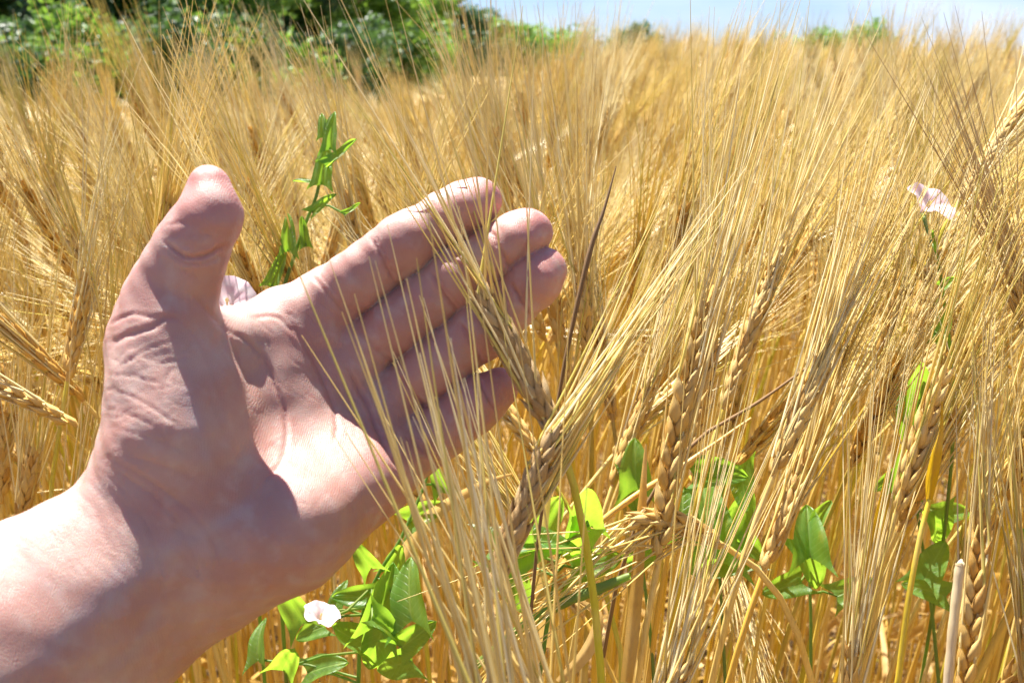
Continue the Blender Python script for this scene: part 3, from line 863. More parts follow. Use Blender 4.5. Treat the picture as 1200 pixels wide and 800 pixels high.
# crop surface seen only as a sheet far off (beyond where single plants can be told)
fm = Mat('far_crop'); tc = fm.node('ShaderNodeTexCoord').outputs['Object']
f1 = fm.noise(2.2, 6, tc); f2 = fm.noise(11, 4, tc)
c = fm.mix((.45, .28, .08), (.66, .46, .17), f1.outputs[0]); c = fm.mix(c, (.75, .58, .28), fm.ramp(f2.outputs[0], [(.45, (0,)*3), (.7, (.9,)*3)]).outputs[0])
fm.l.new(c, fm.b.inputs['Base Color']); fm.b.inputs['Roughness'].default_value = .8; fm.l.new(fm.bump(f2.outputs[0], 1, .15), fm.b.inputs['Normal'])
xs = np.linspace(-60, 60, 200); ys = np.geomspace(6, 60, 120); XX, YY = np.meshgrid(xs, ys, indexing='ij')
ZZ = ground_z(XX, YY) + .70 + rng.normal(0, .05, XX.shape); ZZ[:, 0] = 0; ZZ[:, -1] = 0; ZZ[0] = 0; ZZ[-1] = 0
V = np.stack([XX, YY, ZZ], -1).reshape(-1, 3); nx, ny = len(xs), len(ys)
I, J = np.meshgrid(np.arange(nx - 1), np.arange(ny - 1), indexing='ij'); a = (I * ny + J).ravel(); F = np.stack([a, a + ny, a + ny + 1, a + 1], 1)
tag(link('distant_crop', mesh_from('distant_crop', V, F, [fm.m])), 'packed heads of the distant barley reaching the trees', 'barley field', kind='stuff')

# straw litter between the stems
r = np.random.default_rng(9); n = 1500
x = r.uniform(-1.2, 1.2, n); y = r.uniform(.1, 2.2, n); a = r.uniform(0, 6.28, n)
P0 = np.stack([x, y, ground_z(x, y) + r.uniform(.003, .03, n)], 1)
D = np.stack([np.cos(a), np.sin(a), r.normal(0, .12, n)], 1)
V, F = awns_arr(P0, D, r.uniform(.04, .2, n), r.normal(0, .01, (n, 3)), .0016, .0013, 2)
tag(link('straw_litter', mesh_from('straw_litter', V, F, [M_STEM], colattr=np.repeat(r.random(n), 9))), 'broken straw lying on the soil between the barley stems', 'straw', kind='stuff')

# ------------------------------------------------------------------ hero barley, grain by grain and awn by awn
GRAIN_ME = mesh_from('grain', *GR_HI, [M_GRAIN])
def curved_awn(b):
    return awns_arr(np.zeros((1, 3)), np.array([[0, 0, 1.0]]), np.array([1.0]), np.array([[b, 0, 0]]), 1.0, .13, 7, 4)
AWN_ME = [mesh_from('awn', *curved_awn(b), [M_AWN]) for b in (.0, .04, -.05, .09)]
def dark(name, col, like):
    m = like.copy(); m.name = name
    return m
def solid(name, col, rough=.5, trans=.2):
    return plant_mat(name, [(0, tuple(c * .85 for c in col)), (1, col)], rough, trans)
M_YEL = solid('yellow_leaf', (.80, .52, .02), .5, .5); M_WHITE = solid('bleached_straw', (.74, .60, .38), .5, .15); M_DARK = solid('weathered_stalk', (.22, .13, .055), .8, 0)
for nd in M_DARK.node_tree.nodes:
    if nd.type == 'MIX' and nd.data_type == 'RGBA': nd.inputs[7].default_value = (.15, .085, .035, 1)
M_AWND = plant_mat('awn_brown', [(0, (.45,.28,.10)), (.5, (.60,.42,.18)), (1, (.72,.54,.26))], .45, .2, bumpd=0)
M_GRAIND = plant_mat('grain_husk_brown', [(0, (.36,.20,.06)), (.5, (.46,.29,.11)), (1, (.55,.38,.17))], .45, .1, (1500,1500,150), .0004)
GRAIN_DK = GRAIN_ME.copy(); GRAIN_DK.materials[0] = M_GRAIND
AWN_DK = []
for m in AWN_ME:
    c = m.copy(); c.materials[0] = M_AWND; AWN_DK.append(c)

def hero(label, base, tip, targets, foot, n_awn=None, rows=6, thick=1.0, earbend=(0, 0, 0), awn_len=(.12, .16), spread=.02, seed=0, dk=False,
         r_awn=.00060, stem_top=None, face=None, step=.0036, openn=.30, ear_awns=True, stem_r=1.0, gmesh=None):
    """base, tip, targets, foot: world points. targets = list of (point, weight)."""
    r = np.random.default_rng(seed + 50)
    base, tip, foot = map(lambda q: np.asarray(q, float), (base, tip, foot))
    t = bpy.data.objects.new('barley_plant', None); COL.objects.link(t); t.location = foot; t.empty_display_size = .02
    tag(t, label, 'barley', 'ripe barley plants standing in the field')
    up_ax = nz(tip - base); L = np.linalg.norm(tip - base)
    st_t = nz(np.asarray(stem_top, float)) if stem_top is not None else up_ax
    stem = bez(foot, foot + np.array([0, 0, .35]), base - st_t * .12, base, 22) - foot
    rs = np.linspace(.0023, .0013, 22) * stem_r; rs[7] *= 1.35; rs[14] *= 1.3
    link('stem', mesh_from('stem', *tube(stem, rs, 9), [M_STEM]), t)
    ear = bez(base, base + up_ax * L * .33 + np.asarray(earbend) * .6, base + up_ax * L * .66 + np.asarray(earbend), tip, 14) - foot
    e = link('ear', mesh_from('rachis', *tube(ear, .0012, 6), [M_GRAIN]), t)
    view = nz(CAM - (base + tip) / 2) if face is None else nz(np.asarray(face, float))
    side = nz(np.cross(up_ax, view))
    R, O, G, A, T = ear_layout(ear, side, rows, step, r, .0108 * thick, .0044 * thick, openn)
    for k in range(len(R)):
        o = link('grain', gmesh or GRAIN_ME, e)
        o.matrix_basis = Matrix(((*R[k][0], O[k][0]), (*R[k][1], O[k][1]), (*R[k][2], O[k][2]), (0, 0, 0, 1)))
    if not ear_awns: return t
    idx = r.permutation(len(G))[:int((n_awn or 50) * .8)]
    W = np.array([w for _, w in targets], float); W /= W.sum()
    LIB = AWN_DK if dk else AWN_ME
    for k in idx:
        tg = targets[int(r.choice(len(targets), p=W))][0] - foot + r.normal(0, spread, 3)
        d = nz(nz(tg - G[k]) + A[k] * .03)
        l = r.uniform(*awn_len); u = nz(np.cross(d, r.normal(0, 1, 3))); v = np.cross(d, u)
        rr_ = r_awn * r.uniform(.8, 1.2)
        o = link('awn', LIB[int(r.integers(len(LIB)))], e); p = G[k] - A[k] * .0012
        o.matrix_basis = Matrix(((u[0]*rr_*1, v[0]*rr_, d[0]*l, p[0]), (u[1]*rr_, v[1]*rr_, d[1]*l, p[1]), (u[2]*rr_, v[2]*rr_, d[2]*l, p[2]), (0, 0, 0, 1)))
    return t
def foot_of(base, dx=0, dy=0):
    x, y = base[0] + dx, base[1] + dy; return np.array([x, y, float(ground_z(x, y))])

def H_(label, b, tp, tg, fo=(0, .02), **kw):
    B = P(*b); return hero(label, B, P(*tp), [(P(*q[:3]), q[3] if len(q) > 3 else 1) for q in tg], foot_of(B, *fo), **kw)

# A: the ear lying in the fingers
H_('brown barley ear resting against the cupped fingers, its awns crossing index and middle finger',
   (656,516,.325), (562,340,.330), [(455,90,.322,1.3), (395,110,.320,.9), (520,40,.325,1), (590,60,.326,1)], (.03, .05), n_awn=32, thick=1.12, seed=1, awn_len=(.085,.125), spread=.011, stem_top=(-.3,-.1,.8), gmesh=GRAIN_DK)
# B: ear below it, awns fanned up-right
H_('pale straw barley ear low beside the palm, awns fanned up and right below the fingertips',
   (572,700,.315), (652,500,.318), [(850,215,.36,2), (800,260,.345,1.2), (900,150,.37,.8)], (-.01, .05), n_awn=48, thick=1.0, seed=2, awn_len=(.09,.13), spread=.008, gmesh=GRAIN_DK)
# C: awns of the nearest ear, standing in front of the palm
H_('nearest barley, ear below the frame, blurred awns rising in front of the palm',
   (620,1040,.245), (585,850,.25), [(395,330,.27,1.2), (440,300,.275,1), (470,320,.27,1), (500,300,.28,1), (545,330,.27,1.3), (420,380,.26,.9), (575,420,.27,.5)], (.02, .05), n_awn=24, seed=3, awn_len=(.105,.165), spread=.010, r_awn=.0009)
H_('near barley at the bottom centre, pale thick awns rising over the lower palm edge',
   (690,1000,.275), (655,850,.28), [(545,440,.29,1), (590,520,.29,1), (510,470,.29,1), (640,560,.29,.8), (480,520,.285,.6)], (.02, .05), n_awn=30, seed=33, awn_len=(.085,.135), spread=.012, r_awn=.0008)
H_('near barley below the palm with one long awn slanting across the heel of the hand',
   (700,1010,.27), (640,880,.27), [(300,400,.285,1), (520,470,.28,.7), (560,500,.28,.7)], (.03, .05), n_awn=6, seed=4, awn_len=(.10,.16), spread=.006, r_awn=.0008)
# D: big two-rowed ear
H_('large two-rowed barley ear with plump grains in clear rows, right of the fingertips',
   (772,655,.385), (838,335,.40), [(905,20,.41,1.3), (950,-20,.42,1), (860,-30,.41,1)], (-.01, .05), rows=4, step=.0046, n_awn=40, thick=1.18, seed=5, awn_len=(.12,.165), spread=.014, openn=.42, earbend=(-.006, 0, 0))
H_('orange barley ear just behind the large two-rowed ear, awns leaning right',
   (848,480,.45), (912,300,.46), [(1000,20,.48,1), (960,-10,.47,1)], (-.02, .06), n_awn=40, seed=6, awn_len=(.12,.16), spread=.016)
H_('small orange barley ear between the pale fanned awns and the big two-rowed ear',
   (718,570,.47), (765,440,.48), [(830,180,.49,1), (860,150,.5,1)], (-.02, .06), n_awn=36, seed=7, awn_len=(.11,.14), spread=.015)
H_('bleached barley ear with open pale grains standing low near the right corner',
   (1128,820,.36), (1152,600,.37), [(1185,280,.39,1), (1160,300,.38,1), (1215,330,.39,.8)], (0, .05), n_awn=34, rows=4, step=.0046, thick=1.1, seed=8, awn_len=(.10,.13), spread=.012, openn=.42)
H_('wide golden barley ear facing the viewer below the pink flower',
   (1072,430,.50), (1084,318,.505), [(1105,80,.53,1), (1060,60,.52,1), (1140,70,.53,1)], (0, .06), n_awn=40, thick=1.25, seed=9, awn_len=(.11,.15), spread=.02)
H_('brown barley ear half hidden low behind long slanting awns, right of centre',
   (895,670,.42), (948,530,.43), [(1050,240,.45,1), (1030,210,.44,1), (1080,270,.45,1)], (-.02, .06), n_awn=44, seed=10, awn_len=(.11,.155), spread=.012)
H_('barley ear leaning hard right at the upper right edge, awns bleached white',
   (1125,235,.55), (1200,120,.56), [(1330,0,.58,1), (1300,-20,.58,1)], (-.06, .07), n_awn=44, seed=11, awn_len=(.11,.15), spread=.015)
H_('barley ear hanging at the right edge with a dark brown awn fan pointing up-left',
   (1240,480,.43), (1195,330,.42), [(1085,20,.42,1), (1065,60,.42,1), (1120,10,.42,1)], (.03, .05), n_awn=46, seed=12, awn_len=(.10,.14), spread=.011, dk=True)
H_('tall barley ear at the upper left standing against the trees, awns straight up',
   (104,235,.80), (92,140,.80), [(78,-60,.8,1), (60,-60,.8,1), (92,-60,.8,1)], (0, .06), n_awn=36, seed=13, awn_len=(.10,.13), spread=.014, thick=1.1)
H_('orange barley ear at the left edge beside the wrist, thick notched grains',
   (22,625,.52), (42,525,.52), [(85,250,.54,1), (60,230,.53,1), (20,250,.54,1)], (0, .06), n_awn=40, seed=14, awn_len=(.11,.15), spread=.018)
H_('partly cut off orange ear at the extreme left edge above the forearm',
   (2,590,.55), (8,480,.55), [(60,220,.57,1), (20,200,.57,1), (130,230,.56,.6)], (0, .06), n_awn=36, seed=15, awn_len=(.11,.15), spread=.02)
H_('drooping barley ear lying sideways under the pale ear, awns pointing down-left',
   (850,640,.40), (738,612,.385), [(560,760,.36,1), (600,720,.37,1), (540,800,.35,.7), (620,690,.37,.8)], (.06, .05), n_awn=30, seed=16, awn_len=(.07,.11), spread=.010, stem_top=(-.9, -.1, .5), earbend=(0, 0, .008))
H_('barley ear bent flat to the right behind the thumb tip',
   (205,243,.95), (135,212,.93), [(-60,130,.9,1), (-40,170,.9,1)], (.08, .05), n_awn=34, seed=17, awn_len=(.10,.14), spread=.03, stem_top=(-1, 0, .3))
H_('straight barley with awns rising dense and pale between the two-rowed ear and the sky',
   (800,560,.46), (836,400,.47), [(880,60,.49,1), (905,30,.49,1), (850,40,.49,1)], (-.01, .06), n_awn=44, seed=18, awn_len=(.13,.17), spread=.015)
H_('barley with pale parallel awns slanting right across the middle of the right half',
   (905,560,.40), (965,420,.41), [(1075,120,.43,1), (1100,150,.43,1), (1050,100,.43,1)], (-.02, .05), n_awn=48, seed=19, awn_len=(.12,.16), spread=.010)
H_('barley with awns standing behind the middle fingertip and reaching the sky',
   (690,430,.52), (680,300,.52), [(640,20,.53,1), (665,0,.53,1), (700,10,.53,1)], (0, .06), n_awn=42, seed=20, awn_len=(.12,.15), spread=.018)
H_('barley with brown awns crossing high behind the index fingertip',
   (640,400,.60), (590,280,.60), [(490,40,.6,1), (520,20,.6,1), (560,10,.6,1)], (.03, .06), n_awn=42, seed=21, awn_len=(.13,.16), spread=.02)
H_('low barley whose long pale awns sweep up right along the bottom centre',
   (745,900,.34), (800,780,.345), [(905,460,.37,1), (880,430,.37,1), (940,480,.37,1), (850,440,.36,.7)], (-.02, .05), n_awn=46, seed=22, awn_len=(.10,.13), spread=.010)
H_('barley near the bottom right whose awns rise steeply beside the yellow leaf',
   (985,900,.38), (1000,760,.38), [(1040,420,.40,1), (1010,400,.40,1), (1070,430,.40,.8)], (0, .05), n_awn=42, seed=23, awn_len=(.11,.14), spread=.012)
H_('barley in the bottom right corner with awns running up the frame edge',
   (1210,860,.37), (1205,720,.37), [(1190,360,.39,1), (1215,380,.39,1), (1165,380,.39,.8)], (.01, .05), n_awn=42, seed=24, awn_len=(.10,.14), spread=.012)

H_('barley behind the left edge with thin bright awns rising right beside the thumb base',
   (70,760,.50), (88,600,.51), [(165,200,.54,1), (205,230,.54,1), (140,180,.54,1), (235,240,.55,.6)], (0, .06), n_awn=40, seed=41, awn_len=(.12,.19), spread=.02)
H_('bent barley at the left edge, level awns running right behind the thumb base',
   (-70,470,.62), (-20,420,.62), [(300,360,.64,1), (260,410,.64,1), (320,330,.65,.8)], (-.06, .05), n_awn=36, seed=42, awn_len=(.12,.17), spread=.02, stem_top=(.6,0,.7))
H_('barley behind the thumb with awns slanting up-left over the left edge',
   (190,520,.66), (150,380,.66), [(10,130,.68,1), (-20,170,.68,1), (50,110,.68,1)], (.02, .06), n_awn=40, seed=43, awn_len=(.13,.18), spread=.025)
H_('brown nodding barley ear on the far left, level with the thumb tip',
   (40,330,.85), (5,205,.84), [(-60,40,.84,1), (-90,90,.84,1)], (.03, .06), n_awn=36, seed=44, awn_len=(.10,.14), spread=.03)
H_('barley between thumb and shoot, awns standing straight in front of the field',
   (290,480,.64), (292,370,.64), [(300,150,.66,1), (325,140,.66,1), (270,160,.66,1)], (0, .06), n_awn=30, seed=45, awn_len=(.11,.15), spread=.02)
H_('barley behind the index finger, awns slanting up-left to the trees',
   (560,400,.58), (520,290,.58), [(385,30,.58,1), (420,10,.58,1), (350,60,.58,.8)], (.02, .06), n_awn=40, seed=46, awn_len=(.13,.19), spread=.02)
H_('barley behind middle and ring fingertips, awns leaning slightly left into the sky',
   (660,420,.56), (640,300,.56), [(540,10,.57,1), (575,0,.57,1), (600,-20,.57,1)], (.01, .06), n_awn=40, seed=47, awn_len=(.13,.18), spread=.02)
H_('barley high behind the thumb tip with right-leaning awns against the green trees',
   (190,330,.80), (215,200,.80), [(300,-10,.80,1), (260,-20,.8,1), (330,20,.8,.7)], (-.01, .06), n_awn=36, seed=48, awn_len=(.12,.17), spread=.025)
H_('barley on the left whose awns slant up-left across the dark trees',
   (330,320,.90), (290,210,.90), [(180,0,.9,1), (210,-20,.9,1), (150,20,.9,1)], (.02, .06), n_awn=38, seed=49, awn_len=(.12,.18), spread=.03)

# ------------------------------------------------------------------ odd stalks and leaves
def strip_thing(name, label, cat, pts, widths, mat, fold=.35, tw=.0, group=None):
    pts = np.array(pts); path = catmull3(pts, 6)
    t, u, v = frames(path); n = len(path); view = nz(CAM - path); u = nz(np.cross(t, view))
    w = np.interp(np.linspace(0, 1, n), np.linspace(0, 1, len(widths)), widths)
    V = []
    for i in range(n):
        a = tw * i / n; uu = u[i] * math.cos(a) + np.cross(t[i], u[i]) * math.sin(a); vv = np.cross(t[i], uu)
        V += [path[i] - uu * w[i] * .5, path[i] - uu * w[i] * .22 + vv * w[i] * fold * .6, path[i] + vv * w[i] * fold, path[i] + uu * w[i] * .22 + vv * w[i] * fold * .6, path[i] + uu * w[i] * .5]
    F = [(i*5+j, i*5+j+1, i*5+6+j, i*5+5+j) for i in range(n-1) for j in range(4)]
    return mesh_from(name, np.array(V), np.array(F), [mat])
def catmull3(pts, m):
    p = np.vstack([pts[0], pts, pts[-1]]); out = []
    for i in range(1, len(p) - 2):
        for s in np.arange(m) / m:
            out.append(.5 * (2*p[i] + (p[i+1]-p[i-1])*s + (2*p[i-1]-5*p[i]+4*p[i+1]-p[i+2])*s*s + (-p[i-1]+3*p[i]-3*p[i+1]+p[i+2])*s**3))
    out.append(p[-2]); return np.array(out)
def rise(f, path):
    """a natural stem from the ground point f into the start of path"""
    d = nz(path[1] - path[0]); g = np.linalg.norm(path[0] - f); return bez(f, f + np.array([0, 0, g * .45]), path[0] - d * min(.12, g * .3), path[0], 16)[:-1]
def stalk(name, label, cat, pix, radii, mat, foot=None):
    pts = [P(*q) for q in pix]
    path = catmull3(np.array(pts), 8)
    if foot is not None: path = np.vstack([rise(foot_of(pts[0], *foot), path), path])
    rad = np.interp(np.linspace(0, 1, len(path)), np.linspace(0, 1, len(radii)), radii)
    rad = rad * (1 + .06 * np.sin(np.arange(len(path)) * 1.7))
    return tag(link(name, mesh_from(name, *tube(path, rad, 9), [mat])), label, cat)
stalk('dead_stalk', 'dark brown dead grass stalk slanting up right of the fingertips', 'stalk',
      [(640,560,.36),(662,425,.362),(690,300,.365),(708,245,.367),(722,195,.37)], [.0007,.0007,.0007,.0008,.0011,.0006,.0002], M_DARK, (0, .02))
stalk('broken_straw', 'thick bleached straw with a snapped top in the bottom right corner', 'straw',
      [(1108,830,.335),(1116,740,.336),(1124,668,.337),(1125,661,.337),(1127,655,.338)], [.0015,.0015,.0016,.0017,.0017,.0012,.0003], M_WHITE, (0, .02))
stalk('bent_straw', 'thick bare straw bending across the leaves from lower left to upper right', 'straw',
      [(600,745,.39),(640,690,.39),(690,625,.392),(745,580,.395),(800,545,.41),(880,490,.42)], [.0012,.0012,.0013,.0014,.0013,.0010,.0006], M_GRAIN, (-.02, .03))
stalk('slanting_straw', 'thin dark straw crossing low through the middle of the right half', 'straw',
      [(830,505,.42),(890,470,.43),(960,420,.44)], [.0008,.0009,.0008,.0005], M_DARK, (0, .03))
stalk('green_stalk', 'short green grass culm with a pale tip under the fallen ear', 'stalk',
      [(610,735,.375),(660,706,.372),(700,690,.37),(738,674,.368)], [.0012,.0016,.0018,.0020,.0022,.0012], M_VINE, (-.02, .03))
yl = bpy.data.objects.new('yellowing_stalk', None); COL.objects.link(yl)
fp = foot_of(P(1062,780,.37), 0, .02); tag(yl, 'greyish stalk ending in a bright yellow rolled leaf, right of centre', 'stalk')
path = catmull3(np.array([P(1052,800,.37), P(1065,700,.37), P(1078,630,.372), P(1089,585,.374)]), 8); path = np.vstack([rise(fp, path), path])
link('stem', mesh_from('stem', *tube(path, np.linspace(.0014, .0010, len(path)), 8), [M_STEM]), yl)
link('leaf', strip_thing('leaf', '', '', [P(1088,590,.374), P(1092,560,.372), P(1098,530,.372), P(1103,505,.374), P(1104,470,.376)], [.0016,.0046,.0042,.0022,.0006], M_YEL, .5, 1.0), yl)
# loose dry blades among the near stems
for i, (lab, pts, w) in enumerate([
    ('dry orange leaf blade hanging straight down beside the big green leaf', [(640,760,.40),(634,690,.39),(636,620,.385),(648,560,.385)], [.004,.0055,.005,.001]),
    ('narrow dry leaf folded over near the lower edge of the palm', [(470,660,.44),(500,610,.43),(560,570,.42),(600,555,.43)], [.006,.007,.004,.001]),
    ('broad pale leaf sheath standing right of the drooping ear', [(735,800,.38),(745,700,.385),(752,600,.39),(757,520,.395)], [.0055,.0055,.0045,.001]),
    ('long yellow-green blade rising past the yellow rolled leaf', [(980,800,.42),(1010,690,.42),(1030,600,.425),(1060,470,.43)], [.003,.0035,.003,.0008]),
    ('curled dry blade low at the bottom centre', [(655,800,.42),(690,760,.42),(700,720,.42),(670,700,.41)], [.004,.006,.005,.001])]):
    tag(link('dry_leaf', strip_thing('dry_leaf', '', '', [P(*q) for q in pts], w, M_LEAF if i != 3 else M_YEL, .3, .8)), lab, 'leaf')

# ------------------------------------------------------------------ bindweed
def bind_leaf_mesh(fold, curl, seed, wide=1.0):
    r = np.random.default_rng(seed); NU, NV = 18, 13; V = []
    for i in range(NU):
        s = i / (NU - 1)
        w = wide * (.34 * max(0, 1 - s ** 1.9) ** .6 + .12 * math.exp(-(s / .12) ** 2)) + .003
        for j in range(NV):
            q = j / (NV - 1) * 2 - 1
            x = s - .34 * abs(q) ** 1.4 * math.exp(-(s / .25) ** 2) * wide
            V.append((q * w, x, abs(q) ** .9 * fold * w + curl * s * s + .028 * math.sin(x * 8 + q * 3 + seed) * abs(q) + .02 * math.sin(q * 7 + seed) + r.normal(0, .0015)))
    F = [(i*NV+j, i*NV+j+1, (i+1)*NV+j+1, (i+1)*NV+j) for i in range(NU-1) for j in range(NV-1)]
    return mesh_from('leaf', np.array(V), np.array(F), [M_BIND])
BL = [bind_leaf_mesh(.35, -.25, 1), bind_leaf_mesh(.2, .25, 2), bind_leaf_mesh(.45, -.5, 6, .85), bind_leaf_mesh(.3, .4, 7, .9), bind_leaf_mesh(.8, -.35, 3)]
BLN = [bind_leaf_mesh(.9, .15, 4, .5), bind_leaf_mesh(.6, -.2, 5, .6)]
fmat = Mat('bindweed_petal'); tcf = fmat.node('ShaderNodeTexCoord').outputs['Object']
gr = fmat.node('ShaderNodeTexGradient', gradient_type='SPHERICAL'); fmat.l.new(tcf, gr.inputs[0])
fmat.l.new(fmat.mix((.70, .46, .54), (.74, .69, .70), fmat.ramp(fmat.noise(3, 2, tcf).outputs[0], [(.35, (0,)*3), (.6, (1,)*3)]).outputs[0]), fmat.b.inputs['Base Color'])
fmat.b.inputs['Roughness'].default_value = .6
trn = fmat.node('ShaderNodeBsdfTranslucent'); trn.inputs[0].default_value = (.9, .72, .76, 1); mxs = fmat.node('ShaderNodeMixShader'); mxs.inputs[0].default_value = .4
fmat.l.new(fmat.b.outputs[0], mxs.inputs[1]); fmat.l.new(trn.outputs[0], mxs.inputs[2]); fmat.l.new(mxs.outputs[0], fmat.out.inputs[0])
def flower_mesh():
    NU, NV = 10, 40; V = []
    for i in range(NU):
        s = i / (NU - 1); rad = .10 + .9 * s ** 1.6; z = .75 * s ** .7
        for j in range(NV):
            a = j / NV * 2 * math.pi; k = 1 + .06 * s * math.cos(5 * a)
            V.append((rad * k * math.cos(a), rad * k * math.sin(a), z - .10 * s ** 6 * (1 + math.cos(5 * a)) + .03 * s * math.sin(11 * a)))
    F = [(i*NV+j, i*NV+(j+1) % NV, (i+1)*NV+(j+1) % NV, (i+1)*NV+j) for i in range(NU-1) for j in range(NV)]
    return mesh_from('flower', np.array(V), np.array(F), [fmat.m])
FLM = flower_mesh()
YST = solid('stamen_yellow', (.85, .75, .35)); STAM = mesh_from('stamen', *tube(np.array([[0,0,.05],[.02,0,.3],[.03,.01,.5],[.04,.01,.58]]), [.03,.03,.07,.03], 6), [YST])
def orient(o, loc, yv, zv, sc):
    yv = nz(np.asarray(yv, float)); zv = np.asarray(zv, float); zv = nz(zv - yv * (zv @ yv)); xv = np.cross(yv, zv)
    M = np.stack([xv, yv, zv], 1) * sc
    o.matrix_basis = Matrix(((*M[0], loc[0]), (*M[1], loc[1]), (*M[2], loc[2]), (0, 0, 0, 1)))
bcount = [0]
def bindweed(label, vine_pix, leaves, flowers=(), foot=(0, .02), rv=.0009, lib=None):
    pts = [P(*q) for q in vine_pix]; f = foot_of(pts[0], *foot)
    t = bpy.data.objects.new('bindweed', None); COL.objects.link(t); t.location = f; t.empty_display_size = .02
    tag(t, label, 'bindweed', 'bindweed climbing through the barley')
    path = catmull3(np.array(pts), 8); path = np.vstack([rise(f, path), path]) - f
    link('vine', mesh_from('vine', *tube(path, np.linspace(rv * 1.2, rv * .7, len(path)), 7), [M_VINE]), t)
    r = np.random.default_rng(len(label))
    for (px, py, d, size, ang, tilt) in leaves:
        # ang: direction of the leaf tip in the picture plane (degrees, 0 = right, 90 = up); tilt: how far the face turns off the viewer
        c = P(px, py, d) - f; a = math.radians(ang); y = rt * math.cos(a) + up * math.sin(a) + fwd * r.normal(0, .25)
        n = -fwd * math.cos(tilt) + up * math.sin(tilt) + rt * r.normal(0, .25)
        o = link('leaf', (lib or BL)[int(r.integers(len(lib or BL)))], t); orient(o, c - nz(y) * size * .5, y, n, size)
        near = path[np.argmin(np.linalg.norm(path - (c - nz(y) * size * .5), axis=1))]
        link('leaf_stalk', mesh_from('leaf_stalk', *tube(np.array([near, (near + c - nz(y) * size * .5) / 2 + up * .002, c - nz(y) * size * .47]), .0006, 5), [M_VINE]), t)
    for (px, py, d, size, dirv) in flowers:
        c = P(px, py, d) - f; dv = nz(rt * dirv[0] + up * dirv[1] + fwd * dirv[2])
        o = link('flower', FLM, t); y = nz(np.cross(dv, rt * .3 + up * .9)); orient(o, c - dv * size * .4, y, dv, size)
        s = link('stamen', STAM, o)
        near = path[np.argmin(np.linalg.norm(path - c, axis=1))]; b0 = c - dv * size * .38
        link('flower_stalk', mesh_from('flower_stalk', *tube(np.array([near, (near + b0) / 2 - up * .003, b0]), [.0006, .0006, .0011], 5), [M_VINE]), t)
    return t
bindweed('green bindweed shoot climbing upright between thumb and index finger',
  [(325,420,.50),(330,350,.50),(345,300,.50),(358,262,.50),(372,225,.50),(378,180,.50),(382,140,.50)],
  [(326,315,.495,.022,75,.3),(338,272,.495,.020,88,.5),(357,272,.50,.016,100,.3),(378,238,.495,.016,40,.5),(402,182,.49,.020,38,.5),(380,190,.49,.024,85,.4),(388,152,.49,.020,88,.6),(378,146,.50,.014,95,.6),
   (358,212,.50,.013,160,1.0),(414,246,.50,.010,35,.6)], [], rv=.0010, lib=BLN)
bindweed('bindweed with a pinkish flower peeping through the gap between thumb and palm',
  [(285,460,.46),(280,400,.46),(268,372,.455)], [(250,300,.58,.016,80,.6)], [(266,354,.44,.013,(.2,.5,-.7))])
bindweed('leafy bindweed clump under the little-finger side, with one white open flower',
  [(420,800,.43),(425,720,.425),(445,670,.42),(470,630,.42),(500,560,.425),(505,520,.43)],
  [(342,705,.40,.020,120,.4),(340,768,.40,.017,60,.2),(362,740,.41,.014,200,.5),(425,652,.41,.014,120,.5),(452,700,.41,.026,70,.5),(478,690,.405,.026,100,.2),(488,745,.40,.018,40,.4),(440,760,.415,.022,250,.5),
   (405,745,.415,.020,150,.7),(470,655,.42,.018,60,.6),(500,600,.43,.018,30,.3),(510,560,.43,.014,110,.8),(420,700,.42,.018,190,.4),(455,735,.40,.016,330,.9),(395,700,.42,.014,80,.5),(300,750,.44,.018,100,.3),(460,780,.42,.02,200,.2),(380,780,.43,.02,30,.8)],
  [(376,722,.385,.0075,(.3,.9,-.30))])
bindweed('bindweed with one large bright green leaf lying under the ear by the fingers',
  [(640,740,.38),(650,680,.38),(655,650,.378),(690,600,.38)],
  [(622,628,.372,.030,20,1.0),(600,655,.375,.024,220,.2),(685,590,.375,.020,95,.1),(680,640,.38,.020,250,.2),(605,690,.385,.022,300,.1),(648,600,.39,.018,60,.9),(700,660,.385,.020,10,.4)])
bindweed('bindweed with dark folded leaves behind the big two-rowed ear',
  [(760,720,.47),(750,640,.47),(742,560,.47)], [(744,545,.46,.024,95,.2),(742,580,.465,.020,270,.3),(800,600,.46,.026,80,.4),(755,650,.47,.018,30,.4)])
bindweed('bindweed with several broad bright leaves in the lower middle of the right half',
  [(850,800,.50),(845,700,.50),(840,620,.50),(850,560,.50)],
  [(828,605,.48,.040,95,.9),(845,555,.47,.026,10,.6),(872,570,.48,.022,280,.2),(868,600,.485,.024,70,.5),(840,660,.49,.026,200,.3),(820,640,.48,.024,260,.3),(880,640,.49,.022,330,.5)])
bindweed('bindweed with one round sunlit leaf and one dark leaf below it, right of centre',
  [(950,800,.50),(950,720,.50),(948,660,.50),(950,620,.50)],
  [(948,622,.48,.026,90,.7),(950,660,.485,.028,300,.1),(915,690,.49,.022,200,.3),(1000,690,.50,.020,20,.6),(965,600,.50,.014,60,.8)])
bindweed('tall bindweed in the right third with bright leaves one above another',
  [(1100,800,.52),(1090,700,.52),(1075,600,.52),(1068,520,.52),(1075,440,.52),(1100,350,.52)],
  [(1072,460,.50,.030,100,.2),(1066,495,.50,.022,250,.9),(1058,540,.50,.026,80,.5),(1045,560,.51,.018,200,.6),(1095,655,.50,.024,60,.9),(1100,620,.51,.022,290,.3),(1062,590,.51,.022,300,.2),(1105,380,.52,.016,60,.8),
   (1085,690,.51,.022,160,.5),(1120,600,.52,.02,20,.7),(1090,390,.52,.012,120,.5)])
bindweed('bindweed with a pale pink flower high up near the right side',
  [(1115,420,.47),(1103,330,.45),(1092,270,.425)], [(1112,330,.46,.008,40,.5)], [(1088,240,.455,.012,(.3,.6,-.6))])
